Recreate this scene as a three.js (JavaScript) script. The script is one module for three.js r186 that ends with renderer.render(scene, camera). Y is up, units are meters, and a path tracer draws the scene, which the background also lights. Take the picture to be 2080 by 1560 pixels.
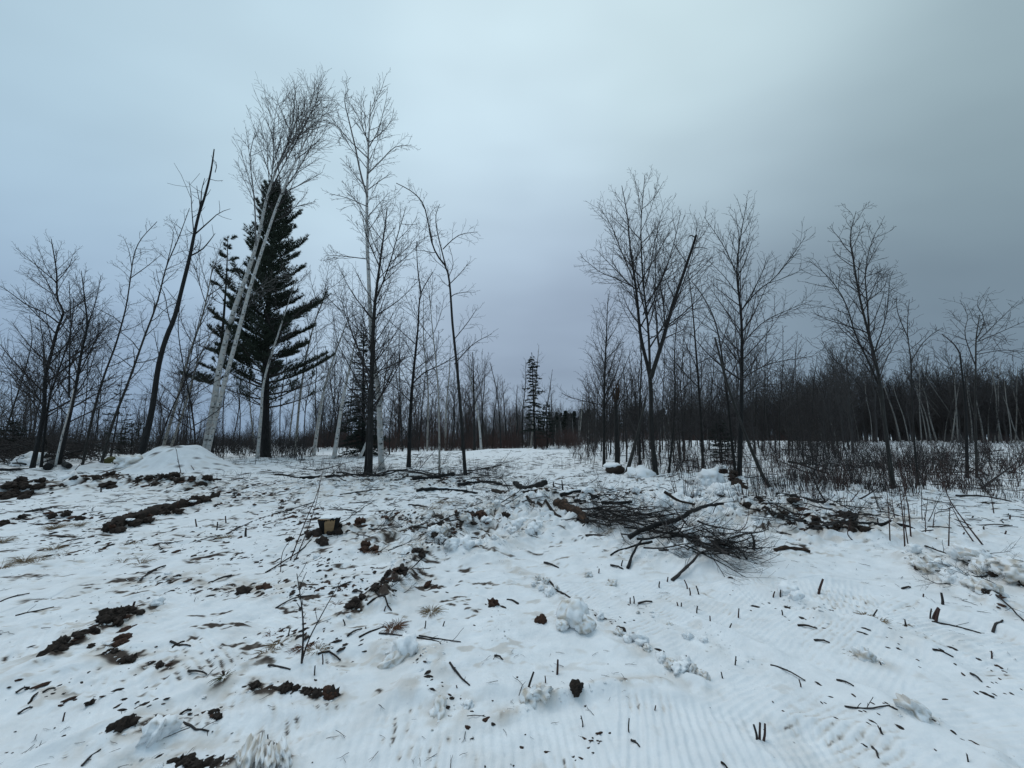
import * as THREE from 'three';

// ---------------------------------------------------------------- camera, sky, sun, exposure
const scene = new THREE.Scene();
const EYE = 1.55, PITCH = 8.24 * Math.PI / 180, FPX = 780;          // wide phone lens, tilted up a little
const camera = new THREE.PerspectiveCamera(90, 4 / 3, 0.05, 2500);
camera.position.set(0, EYE, 0);
camera.rotation.set(PITCH, 0, 0);

const renderer = new THREE.WebGLRenderer({ antialias: true });
renderer.setSize(1024, 768);
renderer.toneMapping = THREE.LinearToneMapping;
renderer.toneMappingExposure = 1.0;
renderer.shadowMap.enabled = true;

function RNG(seed) { let a = seed >>> 0; return () => { a = (a + 0x6D2B79F5) | 0; let t = Math.imul(a ^ (a >>> 15), 1 | a); t = (t + Math.imul(t ^ (t >>> 7), 61 | t)) ^ t; return ((t ^ (t >>> 14)) >>> 0) / 4294967296; }; }
const PERM = new Uint8Array(512), GX = new Float32Array(256), GY = new Float32Array(256);
{ const r = RNG(77), p = [...Array(256).keys()]; for (let i = 255; i > 0; i--) { const j = Math.floor(r() * (i + 1)); [p[i], p[j]] = [p[j], p[i]]; }
  for (let i = 0; i < 512; i++) PERM[i] = p[i & 255]; for (let i = 0; i < 256; i++) { const a = r() * Math.PI * 2; GX[i] = Math.cos(a); GY[i] = Math.sin(a); } }
function noise(x, y) {                                              // gradient noise, about -0.7 .. 0.7
  const xi = Math.floor(x), yi = Math.floor(y), fx = x - xi, fy = y - yi, X = xi & 255, Y = yi & 255;
  const u = fx * fx * fx * (fx * (fx * 6 - 15) + 10), v = fy * fy * fy * (fy * (fy * 6 - 15) + 10);
  const a = PERM[PERM[X] + Y], b = PERM[PERM[(X + 1) & 255] + Y], c = PERM[PERM[X] + ((Y + 1) & 255)], d = PERM[PERM[(X + 1) & 255] + ((Y + 1) & 255)];
  const n0 = GX[a] * fx + GY[a] * fy, n1 = GX[b] * (fx - 1) + GY[b] * fy, n2 = GX[c] * fx + GY[c] * (fy - 1), n3 = GX[d] * (fx - 1) + GY[d] * (fy - 1);
  return n0 + u * (n1 - n0) + v * (n2 - n0 + u * (n3 - n2 - n1 + n0));
}
const fbm = (x, y, o = 4) => { let s = 0, a = 1, f = 1; for (let i = 0; i < o; i++) { s += a * noise(x * f + i * 17.3, y * f - i * 9.1); a *= 0.5; f *= 2.03; } return s; };
const clamp = (x, a = 0, b = 1) => Math.min(b, Math.max(a, x));
const sstep = (a, b, x) => { const t = clamp((x - a) / (b - a)); return t * t * (3 - 2 * t); };
const lerp = (a, b, t) => a + (b - a) * t;

// view ray of a point of the photograph (2080 x 1560), used to find where on the land a thing stands
const CP = Math.cos(PITCH), SP = Math.sin(PITCH);
function ray(u, v) { const X = (u - 1040) / FPX, Y = (780 - v) / FPX; return new THREE.Vector3(X, Y * CP + SP, Y * SP - CP); }

{ // overcast sky: a few tones that blend into one another with soft cloud noise; it goes on evenly outside the view
  const W = 1024, Hh = 512, data = new Float32Array(W * Hh * 4);
  const lin = c => { c /= 255; return c <= 0.04045 ? c / 12.92 : Math.pow((c + 0.055) / 1.055, 2.4); };
  const K = [
    [100, 60, 172, 198, 214], [500, 60, 190, 215, 229], [1040, 40, 205, 227, 236], [1500, 60, 199, 221, 229], [2000, 60, 168, 191, 200],
    [100, 350, 172, 200, 220], [600, 350, 197, 222, 236], [1000, 300, 201, 224, 239], [1500, 350, 176, 198, 212], [1900, 400, 132, 152, 164], [2060, 280, 125, 146, 155],
    [60, 650, 155, 180, 206], [350, 700, 164, 187, 212], [700, 620, 182, 204, 224], [1040, 560, 177, 198, 218], [1100, 700, 147, 163, 186], [1150, 770, 128, 144, 165], [1150, 845, 163, 184, 202],
    [1600, 600, 130, 149, 167], [1900, 650, 111, 130, 148], [400, 870, 118, 142, 170], [100, 850, 122, 145, 171],
  ].map(([u, v, r, g, b]) => [ray(u, v).normalize(), lin(r), lin(g), lin(b), 1]);
  for (let a = 80; a < 290; a += 30) for (const e of [12, 35, 60]) {
    const A = a * Math.PI / 180, E = e * Math.PI / 180, s = e === 12 ? 0.72 : e === 35 ? 0.9 : 1.05;
    K.push([new THREE.Vector3(Math.sin(A) * Math.cos(E), Math.sin(E), -Math.cos(A) * Math.cos(E)), 0.37 * s, 0.53 * s, 0.66 * s, 1]);
  }
  K.push([new THREE.Vector3(0, 1, 0), 0.50, 0.67, 0.80, 1]);
  const d = new THREE.Vector3();
  for (let j = 0; j < Hh; j++) for (let i = 0; i < W; i++) {
    const el = ((j + 0.5) / Hh - 0.5) * Math.PI, az = ((i + 0.5) / W - 0.5) * 2 * Math.PI;
    const e2 = Math.max(el, 0.0);
    d.set(Math.cos(e2) * Math.cos(az), Math.sin(e2), Math.cos(e2) * Math.sin(az));
    let w = 1e-6, r = 0, g = 0, b = 0;
    for (const k of K) { const q = Math.exp((d.dot(k[0]) - 1) / 0.022); w += q; r += q * k[1]; g += q * k[2]; b += q * k[3]; }
    const s = 1 / (d.y + 0.32), n = 1 + 0.12 * fbm(d.x * s * 1.1 + 5, d.z * s * 2.3, 4) + 0.05 * fbm(d.x * 3 + 40, d.y * 9 + d.z * 2, 3);
    const o = (j * W + i) * 4;
    data[o] = r / w * n; data[o + 1] = g / w * n; data[o + 2] = b / w * (1 + (n - 1) * 0.9); data[o + 3] = 1;
  }
  const sky = new THREE.DataTexture(data, W, Hh, THREE.RGBAFormat, THREE.FloatType);
  sky.mapping = THREE.EquirectangularReflectionMapping; sky.magFilter = THREE.LinearFilter; sky.minFilter = THREE.LinearFilter; sky.needsUpdate = true;
  scene.background = sky; scene.environment = sky;
}
const sun = new THREE.DirectionalLight(0xfffdf9, 0.92);              // the veiled sun, very soft
sun.position.set(-30, 80, -25); sun.castShadow = true; sun.shadow.radius = 90;
sun.shadow.mapSize.set(2048, 2048); Object.assign(sun.shadow.camera, { left: -60, right: 60, top: 60, bottom: -60, near: 1, far: 250 });
scene.add(sun);

// ---------------------------------------------------------------- the lie of the land
function Hb(x, z) {                                                 // broad shape of the land
  const d = -z;
  let h = 0.78 * sstep(1.5, 19, d);
  h += 0.24 * sstep(20, 38, d) * sstep(-4, 4, x);
  h += 0.34 * sstep(6, 20, x) * sstep(14, 30, d);
  h += 0.7 * sstep(42, 100, d) * sstep(-10, 10, x);
  h -= 14 * sstep(32, 260, d) * sstep(2, -30, x);
  h += 0.5 * noise(x / 23 + 3, z / 23) * sstep(14, 40, d);
  h += 0.09 * noise(x / 3.7, z / 3.7) * sstep(1, 5, d) + 0.02 * noise(x / 0.9 + 9, z / 0.9);
  return h;
}
function hit(u, v, H = Hb) {                                        // where the ray of a photo point meets the land
  const r = ray(u, v), k = r.y / -r.z, s = r.x / -r.z;
  const f = t => EYE + k * t - H(s * t, -t);
  let t = 0.8, step = 0.15;
  while (t < 420 && f(t + step) > 0) { t += step; step = 0.15 + t * 0.03; }
  let a = t, b = t + step; for (let i = 0; i < 22; i++) { const m = (a + b) / 2; if (f(m) > 0) a = m; else b = m; }
  return [s * b, -b];
}
const poly = pts => pts.map(p => hit(p[0], p[1]));
function near(P, x, z) {                                            // [distance, length along, side] to a polyline
  let best = 1e9, s0 = 0, along = 0, side = 0;
  for (let i = 0; i + 1 < P.length; i++) {
    const ax = P[i][0], az = P[i][1], dx = P[i + 1][0] - ax, dz = P[i + 1][1] - az, L2 = dx * dx + dz * dz, L = Math.sqrt(L2);
    const t = clamp(((x - ax) * dx + (z - az) * dz) / L2), ex = x - ax - dx * t, ez = z - az - dz * t, d2 = ex * ex + ez * ez;
    if (d2 < best) { best = d2; along = s0 + t * L; side = Math.sign(dx * ez - dz * ex); }
    s0 += L;
  }
  return [Math.sqrt(best), along, side];
}
const boxed = o => { const xs = o.P.map(p => p[0]), zs = o.P.map(p => p[1]), m = o.w * 2.6; return Object.assign(o, { x0: Math.min(...xs) - m, x1: Math.max(...xs) + m, z0: Math.min(...zs) - m, z1: Math.max(...zs) + m }); };
const inBox = (o, x, z) => x > o.x0 && x < o.x1 && z > o.z0 && z < o.z1;
// machine tracks pressed into the snow: cleats every 8 cm across the lane
const LANES = [
  [[[330, 1590], [800, 1525], [1250, 1490], [1800, 1590]], 0.34, 0.008, 0.024, 0.048],
  [[[2200, 1530], [1900, 1370], [1560, 1250], [1290, 1160], [1090, 1110]], 0.46, 0.0045, 0.02, 0.046],
  [[[2080, 1330], [1800, 1230], [1560, 1190], [1480, 1185]], 0.42, 0.005, 0.018, 0.05],
  [[[1900, 1620], [1620, 1440], [1400, 1320], [1230, 1225], [1080, 1150]], 0.40, 0.0045, 0.018, 0.046],
  [[[-60, 1330], [200, 1265], [420, 1195], [600, 1130], [760, 1065]], 0.36, 0.012, 0.022, 0.07],
  [[[-60, 1480], [240, 1390], [480, 1300], [650, 1215], [800, 1110]], 0.36, 0.010, 0.02, 0.055],
  [[[-60, 1190], [160, 1160], [330, 1110], [480, 1070], [640, 1010]], 0.42, 0.014, 0.02, 0.1],
  [[[120, 1600], [330, 1500], [560, 1430], [700, 1380]], 0.32, 0.009, 0.018, 0.05],
  [[[-60, 1080], [160, 1060], [300, 1020], [470, 985]], 0.40, 0.014, 0.02, 0.12],
  [[[2200, 1400], [1960, 1290], [1760, 1220], [1660, 1195]], 0.40, 0.0045, 0.016, 0.05],
].map(([p, w, amp, dep, pitch]) => boxed({ P: poly(p), w, amp, dep, pitch }));
// low banks of pushed snow and soil
const BERMS = [
  { p: [[785, 1225], [830, 1150], [890, 1105], [1000, 1065]], w: 0.16, h: 0.12, rough: 0.07, dirt: 0.75 },
  { p: [[880, 1130], [960, 1135], [1040, 1110], [1090, 1085]], w: 0.16, h: 0.12, rough: 0.06, dirt: 0.2 },
  { p: [[1030, 1145], [1100, 1190], [1190, 1250], [1290, 1310], [1420, 1390]], w: 0.10, h: 0.045, rough: 0.03, dirt: 0.45 },
  { p: [[1230, 1200], [1400, 1290], [1560, 1350]], w: 0.10, h: 0.02, rough: 0.015, dirt: 0.18 },
  { p: [[1010, 1455], [1110, 1415], [1180, 1405], [1350, 1385]], w: 0.05, h: 0.035, rough: 0.012, dirt: 0.6 },
  { p: [[780, 1325], [860, 1330], [900, 1360]], w: 0.12, h: 0.06, rough: 0.03, dirt: 0.5 },
  { p: [[840, 1390], [940, 1430], [890, 1450]], w: 0.11, h: 0.012, rough: 0.016, dirt: 0.5 },
  { p: [[80, 1350], [150, 1310], [215, 1265], [285, 1240]], w: 0.13, h: 0.06, rough: 0.04, dirt: 1 },
  { p: [[460, 1560], [510, 1525], [590, 1545]], w: 0.06, h: 0.06, rough: 0.04, dirt: 0.7 },
  { p: [[490, 1395], [680, 1412]], w: 0.08, h: 0.025, rough: 0.02, dirt: 0.9 },
  { p: [[185, 1318], [260, 1338], [345, 1350]], w: 0.09, h: 0.01, rough: 0.015, dirt: 0.8 },
  { p: [[225, 1490], [268, 1476], [330, 1470]], w: 0.09, h: 0.03, rough: 0.02, dirt: 0.9 },
  { p: [[300, 1520], [370, 1535], [445, 1550]], w: 0.10, h: 0.02, rough: 0.02, dirt: 0.8 },
  { p: [[690, 1255], [770, 1218], [840, 1180]], w: 0.14, h: 0.03, rough: 0.03, dirt: 0.8 },
  { p: [[440, 1395], [500, 1350], [575, 1310], [660, 1260]], w: 0.06, h: 0.02, rough: 0.012, dirt: 0.7 },
  { p: [[280, 1180], [400, 1170], [560, 1200]], w: 0.2, h: 0.0, rough: 0.02, dirt: 0.6 },
  { p: [[1850, 1140], [1900, 1170], [1960, 1205], [2040, 1240]], w: 0.17, h: 0.10, rough: 0.06, dirt: 0.5 },
  { p: [[1940, 1150], [2010, 1165], [2120, 1205]], w: 0.20, h: 0.14, rough: 0.07, dirt: 0.85 },
  { p: [[1580, 1200], [1670, 1250]], w: 0.12, h: 0.05, rough: 0.04, dirt: 0.2 },
  { p: [[2030, 1530], [2080, 1580]], w: 0.12, h: 0.04, rough: 0.03, dirt: 0.3 },
  { p: [[1720, 1325], [1790, 1345]], w: 0.06, h: 0.03, rough: 0.02, dirt: 0.5 },
  { p: [[1820, 1450], [1900, 1462]], w: 0.05, h: 0.035, rough: 0.02, dirt: 0.5 },
  { p: [[-40, 1010], [110, 995], [240, 985], [400, 990]], w: 0.42, h: 0.26, rough: 0.14, dirt: 1 },
  { p: [[-40, 985], [80, 962], [240, 948], [330, 955]], w: 0.6, h: 0.18, rough: 0.10, dirt: 0.25 },
  { p: [[215, 1082], [300, 1060], [440, 1020]], w: 0.16, h: 0.05, rough: 0.03, dirt: 0.5 },
  { p: [[610, 1110], [650, 1095], [700, 1085], [780, 1055]], w: 0.2, h: 0.06, rough: 0.05, dirt: 0.35 },
].map(o => boxed(Object.assign(o, { P: poly(o.p) })));
// broken ground where snow, soil and slash were churned together
const ZONES = [
  { c: [880, 1085], rx: 1.5, rz: 0.8, h: 0.05, rough: 0.09, dirt: 0.75 },
  { c: [1050, 1040], rx: 1.9, rz: 1.1, h: 0.07, rough: 0.12, dirt: 0.30 },
  { c: [1300, 1040], rx: 2.4, rz: 1.2, h: 0.10, rough: 0.13, dirt: 0.25 },
  { c: [1400, 1115], rx: 1.2, rz: 0.7, h: 0.06, rough: 0.07, dirt: 0.25 },
  { c: [1660, 1070], rx: 1.9, rz: 1.0, h: 0.09, rough: 0.12, dirt: 0.62 },
  { c: [560, 1000], rx: 3.0, rz: 1.4, h: 0.02, rough: 0.05, dirt: 0.45 },
  { c: [800, 980], rx: 3.0, rz: 1.3, h: 0.03, rough: 0.07, dirt: 0.45 },
  { c: [1280, 975], rx: 2.5, rz: 1.5, h: 0.16, rough: 0.05, dirt: 0.02 },
  { c: [1560, 1000], rx: 2.6, rz: 1.5, h: 0.12, rough: 0.06, dirt: 0.05 },
  { c: [1880, 1020], rx: 3.5, rz: 1.6, h: 0.06, rough: 0.05, dirt: 0.05 },
].map(o => { const [x, z] = hit(o.c[0], o.c[1]); return Object.assign(o, { x, z }); });
const [MX, MZ] = hit(335, 962);
const MOUNDS = [[MX, MZ - 0.5, 1.05, 1.0, 0.78], [MX - 1.0, MZ - 0.2, 1.2, 0.8, 0.22], [MX + 0.9, MZ - 0.3, 0.8, 0.8, 0.14]];
{ const [x, z] = hit(1060, 922); MOUNDS.push([x, z, 3.4, 2.2, 0.28]); }
{ const [x, z] = hit(640, 918); MOUNDS.push([x, z - 2, 3, 1.5, 0.22]); }

function land(x, z) {                                               // [height, dirt 0..1]
  let h = Hb(x, z), dirt = 0, calm = 1;
  const d = -z;
  for (const [mx, mz, rx, rz, mh] of MOUNDS) { const q = ((x - mx) / rx) ** 2 + ((z - mz) / rz) ** 2; if (q < 7) h += mh * Math.exp(-q) * (1 + 0.25 * noise(x * 1.3, z * 1.3)); }
  if (d > 1 && d < 22) {
    for (const q of ZONES) {
      const e = ((x - q.x) / q.rx) ** 2 + ((z - q.z) / q.rz) ** 2; if (e > 3.2) continue;
      const m = Math.exp(-e * e * 0.5), n = fbm(x * 3.1 + q.x, z * 3.1, 4), r2 = Math.abs(noise(x * 6.5, z * 6.5 + 4));
      h += m * (q.h + q.rough * (n * 1.3 + 0.9 * r2)); dirt = Math.max(dirt, m * q.dirt * sstep(0.0, 0.55, 0.18 + fbm(x * 4.3 - 7, z * 5.2, 4))); calm *= 1 - m;
    }
    for (const b of BERMS) {
      if (!inBox(b, x, z)) continue;
      const [dd] = near(b.P, x, z), wob = b.w * (1 + 0.5 * noise(x * 2.1 + 3, z * 2.1)), m = Math.exp(-((dd / wob) ** 2)); if (m < 0.02) continue;
      h += m * (b.h * (0.75 + 0.7 * noise(x * 2.6, z * 2.6 + 8)) + b.rough * fbm(x * 7 + 1, z * 7, 3)); calm *= 1 - m;
      dirt = Math.max(dirt, Math.pow(m, 0.7) * b.dirt * sstep(-0.05, 0.5, 0.2 + fbm(x * 6.3, z * 6.3 + 11, 4)));
    }
    for (const l of LANES) {
      if (!inBox(l, x, z)) continue;
      const [dd, s] = near(l.P, x, z); if (dd > l.w * 1.5) continue;
      const m = 1 - sstep(l.w * 0.8, l.w * 1.25, dd + 0.05 * noise(x * 5, z * 5)), patch = (0.35 + 0.65 * sstep(-0.35, 0.3, noise(x * 0.9 + l.w * 70, z * 0.9) + 0.4 * noise(x * 4.1, z * 4.1) + 0.05)) * calm;
      const c = Math.sin((s + 0.03 * noise(x * 1.7, z * 1.7) + 0.012 * noise(x * 6, z * 6)) * Math.PI * 2 / l.pitch), ridge = (0.5 + 0.5 * c), fade = l.pitch > 0.065 ? 1 : sstep(4.9, 4.2, d);
      h += -l.dep * m + m * patch * fade * l.amp * (ridge * ridge * 1.3 - 0.5) + 0.02 * Math.exp(-(((dd - l.w * 1.2) / 0.05) ** 2)) * (0.5 + noise(x * 4, z * 4));
      const g = m * patch * (0.3 + 0.7 * fade) * sstep(-0.15, -0.85, c + 0.5 * noise(x * 14, z * 14)) * sstep(0.1, 0.42, noise(x * 1.9 + 31, z * 1.9) + 0.7 * noise(x * 9, z * 9)); dirt = Math.max(dirt, (x > 0.6 ? 0.6 : 1) * g * (0.45 + 0.55 * sstep(-0.1, 0.2, noise(x * 23, z * 23))));
    }
    h += calm * (0.03 * fbm(x * 1.9, z * 1.9, 3) + 0.016 * Math.abs(noise(x * 3.3 + 5, z * 4.7))) + 0.009 * noise(x * 7, z * 9) + 0.005 * noise(x * 19, z * 21);
    dirt = Math.max(dirt, 0.16 * sstep(0.2, 0.6, fbm(x * 1.7 + 3, z * 1.7, 4)) + 0.25 * sstep(0.42, 0.7, fbm(x * 5 + 13, z * 5, 3)));
    if (d > 2) { // soil and litter trodden into the snow, in streaks along the machine's path
      const reg = Math.max(sstep(3.6, 6.5, d), 0.62 * sstep(1.2, -0.6, x) * sstep(2, 2.8, d)) * sstep(19, 13, d) * (0.55 + 0.45 * sstep(-0.25, 0.25, noise(x * 0.33 + 6, z * 0.33))) * (x > 3.2 ? lerp(1, 0.55, sstep(3.2, 5.5, x)) : 1);
      const st = fbm(x * 2.3 + 1.1 * z, z * 6 + 20, 4) + 0.6 * noise(x * 13 + 5 * z, z * 24);
      dirt = Math.max(dirt, Math.min(1, reg * 1.15) * sstep(0.3, 0.46, st)); h += reg * 0.03 * (fbm(x * 3.4, z * 4.5, 3) + Math.abs(noise(x * 8, z * 8)));
    }
  } else h += 0.02 * noise(x * 1.9, z * 1.9);
  return [h, clamp(dirt)];
}
const H = (x, z) => land(x, z)[0];
const gp = (u, v) => { const [x, z] = hit(u, v, d4); return new THREE.Vector3(x, H(x, z), z); };
function d4(x, z) { let h = Hb(x, z); for (const [mx, mz, rx, rz, mh] of MOUNDS) { const q = ((x - mx) / rx) ** 2 + ((z - mz) / rz) ** 2; if (q < 7) h += mh * Math.exp(-q); } return h; }
const slim = u => Math.cos(Math.atan(Math.abs(u - 1040) / FPX));       // a round stem looks wider towards the sides of a wide lens
const at = (u, v, depth) => { const r = ray(u, v); return new THREE.Vector3(r.x / -r.z * depth, EYE + r.y / -r.z * depth, -depth); };

function laneDir(x, z) {                                            // heading of the nearest machine track
  let b = 1e9, a = 0; for (const l of LANES) for (let i = 0; i + 1 < l.P.length; i++) { const [d] = near([l.P[i], l.P[i + 1]], x, z); if (d < b) { b = d; a = Math.atan2(-(l.P[i + 1][1] - l.P[i][1]), l.P[i + 1][0] - l.P[i][0]); } } return a;
}
// ---------------------------------------------------------------- materials
function tex(w, h, f, srgb = true) {
  const a = new Uint8Array(w * h * 4);
  for (let j = 0; j < h; j++) for (let i = 0; i < w; i++) { const c = f(i / w, j / h), o = (j * w + i) * 4; a[o] = clamp(c[0]) * 255; a[o + 1] = clamp(c[1]) * 255; a[o + 2] = clamp(c[2]) * 255; a[o + 3] = 255; }
  const t = new THREE.DataTexture(a, w, h); t.wrapS = t.wrapT = THREE.RepeatWrapping; t.magFilter = THREE.LinearFilter; t.minFilter = THREE.LinearMipmapLinearFilter; t.generateMipmaps = true;
  if (srgb) t.colorSpace = THREE.SRGBColorSpace; t.needsUpdate = true; return t;
}
const wrapN = (u, v, fx, fy, o = 3) => { // noise that repeats without a seam
  const a = fbm(u * fx, v * fy, o), b = fbm((u - 1) * fx, v * fy, o), c = fbm(u * fx, (v - 1) * fy, o), d = fbm((u - 1) * fx, (v - 1) * fy, o);
  return lerp(lerp(a, b, u), lerp(c, d, u), v) * 1.25;
};
const M = {};
{
  const grain = tex(512, 512, (u, v) => { const n = 0.5 + 0.45 * wrapN(u, v, 26, 26, 3) + 0.3 * wrapN(u, v, 90, 90, 2); return [n, n, n]; }, false);
  const snowTone = tex(512, 512, (u, v) => { const n = 0.955 + 0.05 * wrapN(u, v, 9, 9, 4), s = wrapN(u + 0.3, v, 70, 70, 2) > 0.82 ? 0.7 : 1; return [n * s, n * s * 0.995, n * s * 0.99]; });
  M.snow = new THREE.MeshStandardMaterial({ color: 0xffffff, vertexColors: true, roughness: 0.85, map: snowTone, bumpMap: grain, bumpScale: 0.006 });
  M.cap = new THREE.MeshStandardMaterial({ color: new THREE.Color().setRGB(0.86, 0.875, 0.89), roughness: 0.85, bumpMap: grain, bumpScale: 0.0012 });
  const lump = new THREE.MeshStandardMaterial({ color: 0xffffff, vertexColors: true, roughness: 0.88, bumpMap: grain, bumpScale: 0.0012 }); M.lump = lump;
  const fis = (u, v) => { const a = Math.abs(wrapN(u, v, 9, 3.2, 4)), b = wrapN(u, v, 40, 14, 2); return clamp(0.2 + a * 2.0 + b * 0.25); };
  const barkBump = tex(256, 512, (u, v) => { const n = fis(u, v); return [n, n, n]; }, false);
  const bark = (c0, c1) => tex(256, 512, (u, v) => { const n = fis(u, v), w = 0.5 + 0.7 * wrapN(u, v, 3, 2, 3); return [0, 1, 2].map(k => lerp(c0[k], c1[k], clamp(n * 0.75 + w * 0.25))); });
  const B = (m, o = {}) => new THREE.MeshStandardMaterial({ color: 0xffffff, roughness: 0.92, map: m, bumpMap: barkBump, bumpScale: 0.015, ...o });
  M.dark = B(bark([0.065, 0.062, 0.06], [0.20, 0.19, 0.18]));
  M.black = B(bark([0.045, 0.043, 0.043], [0.15, 0.148, 0.15]));
  M.grey = B(bark([0.10, 0.097, 0.093], [0.29, 0.28, 0.265]));
  M.brown = B(bark([0.10, 0.08, 0.062], [0.29, 0.215, 0.155]));
  const birch = tex(512, 1024, (u, v) => {                             // papery white with dark lens marks and torn scars
    let c = 0.70 + 0.14 * wrapN(u, v, 4, 9, 4), dark = 0;
    const band = wrapN(u, v, 2.6, 24, 2), gate = wrapN(u + 0.4, v, 4, 10, 3);
    dark = Math.max(dark, sstep(0.2, 0.34, band) * sstep(-0.02, 0.22, gate));
    dark = Math.max(dark, sstep(0.52, 0.66, wrapN(u, v + 0.2, 3, 7, 4)));
    dark = Math.max(dark, 0.5 * sstep(0.3, 0.5, wrapN(u, v, 7, 120, 2)));
    c = lerp(c, 0.13, dark); const t = wrapN(u + 0.7, v, 3, 5, 3);
    return [c * (1 + 0.02 * t), c * (0.985 - 0.02 * t), c * (0.965 - 0.05 * t)];
  });
  M.birch = new THREE.MeshStandardMaterial({ color: 0xffffff, roughness: 0.75, map: birch, bumpMap: birch, bumpScale: 0.004 });
  M.greyBirch = new THREE.MeshStandardMaterial({ color: new THREE.Color().setRGB(0.36, 0.355, 0.345), roughness: 0.85, map: birch });
  M.paleBirch = new THREE.MeshStandardMaterial({ color: new THREE.Color().setRGB(0.62, 0.6, 0.57), roughness: 0.8, map: birch });
  const flat = (r, g, b, ro = 0.9) => new THREE.MeshStandardMaterial({ color: new THREE.Color().setRGB(r, g, b), roughness: ro });
  M.twig = flat(0.026, 0.022, 0.022); M.birchTwig = flat(0.034, 0.027, 0.027); M.birchLimb = flat(0.12, 0.112, 0.108); M.redTwig = flat(0.06, 0.03, 0.024); M.wood2 = flat(0.028, 0.023, 0.021);
  M.greyTwig = flat(0.045, 0.041, 0.04); M.caneRed = flat(0.05, 0.026, 0.022);
  M.pine = flat(0.022, 0.034, 0.02, 0.8); M.spruce = flat(0.014, 0.024, 0.017, 0.8);
  M.straw = flat(0.20, 0.145, 0.085); M.rust = flat(0.12, 0.055, 0.03); M.moss = flat(0.07, 0.065, 0.02);
  const soilT = tex(256, 256, (u, v) => { const n = 0.5 + 0.6 * wrapN(u, v, 7, 7, 4), m = wrapN(u, v, 30, 30, 2); return [0.10 + 0.14 * n + 0.06 * m, 0.078 + 0.105 * n + 0.05 * m, 0.062 + 0.08 * n + 0.04 * m]; });
  M.soil = new THREE.MeshStandardMaterial({ color: 0xffffff, roughness: 0.95, map: soilT, bumpMap: grain, bumpScale: 0.003 });
  const soilR = tex(256, 256, (u, v) => { const n = 0.5 + 0.6 * wrapN(u, v, 7, 7, 4); return [0.17 + 0.17 * n, 0.11 + 0.11 * n, 0.08 + 0.07 * n]; });
  M.redSoil = new THREE.MeshStandardMaterial({ color: 0xffffff, roughness: 0.95, map: soilR, bumpMap: grain, bumpScale: 0.003 });
  const cut = tex(256, 256, (u, v) => { const g = wrapN(u, v, 34, 3, 3), n = wrapN(u, v, 3, 3, 3); return [0.60 + 0.2 * g + 0.1 * n, 0.49 + 0.19 * g + 0.09 * n, 0.36 + 0.15 * g + 0.05 * n]; });
  M.wood = new THREE.MeshStandardMaterial({ color: 0xffffff, roughness: 0.85, map: cut, bumpMap: grain, bumpScale: 0.004 });
  M.rot = B(bark([0.12, 0.085, 0.06], [0.34, 0.24, 0.165]));
}

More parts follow.
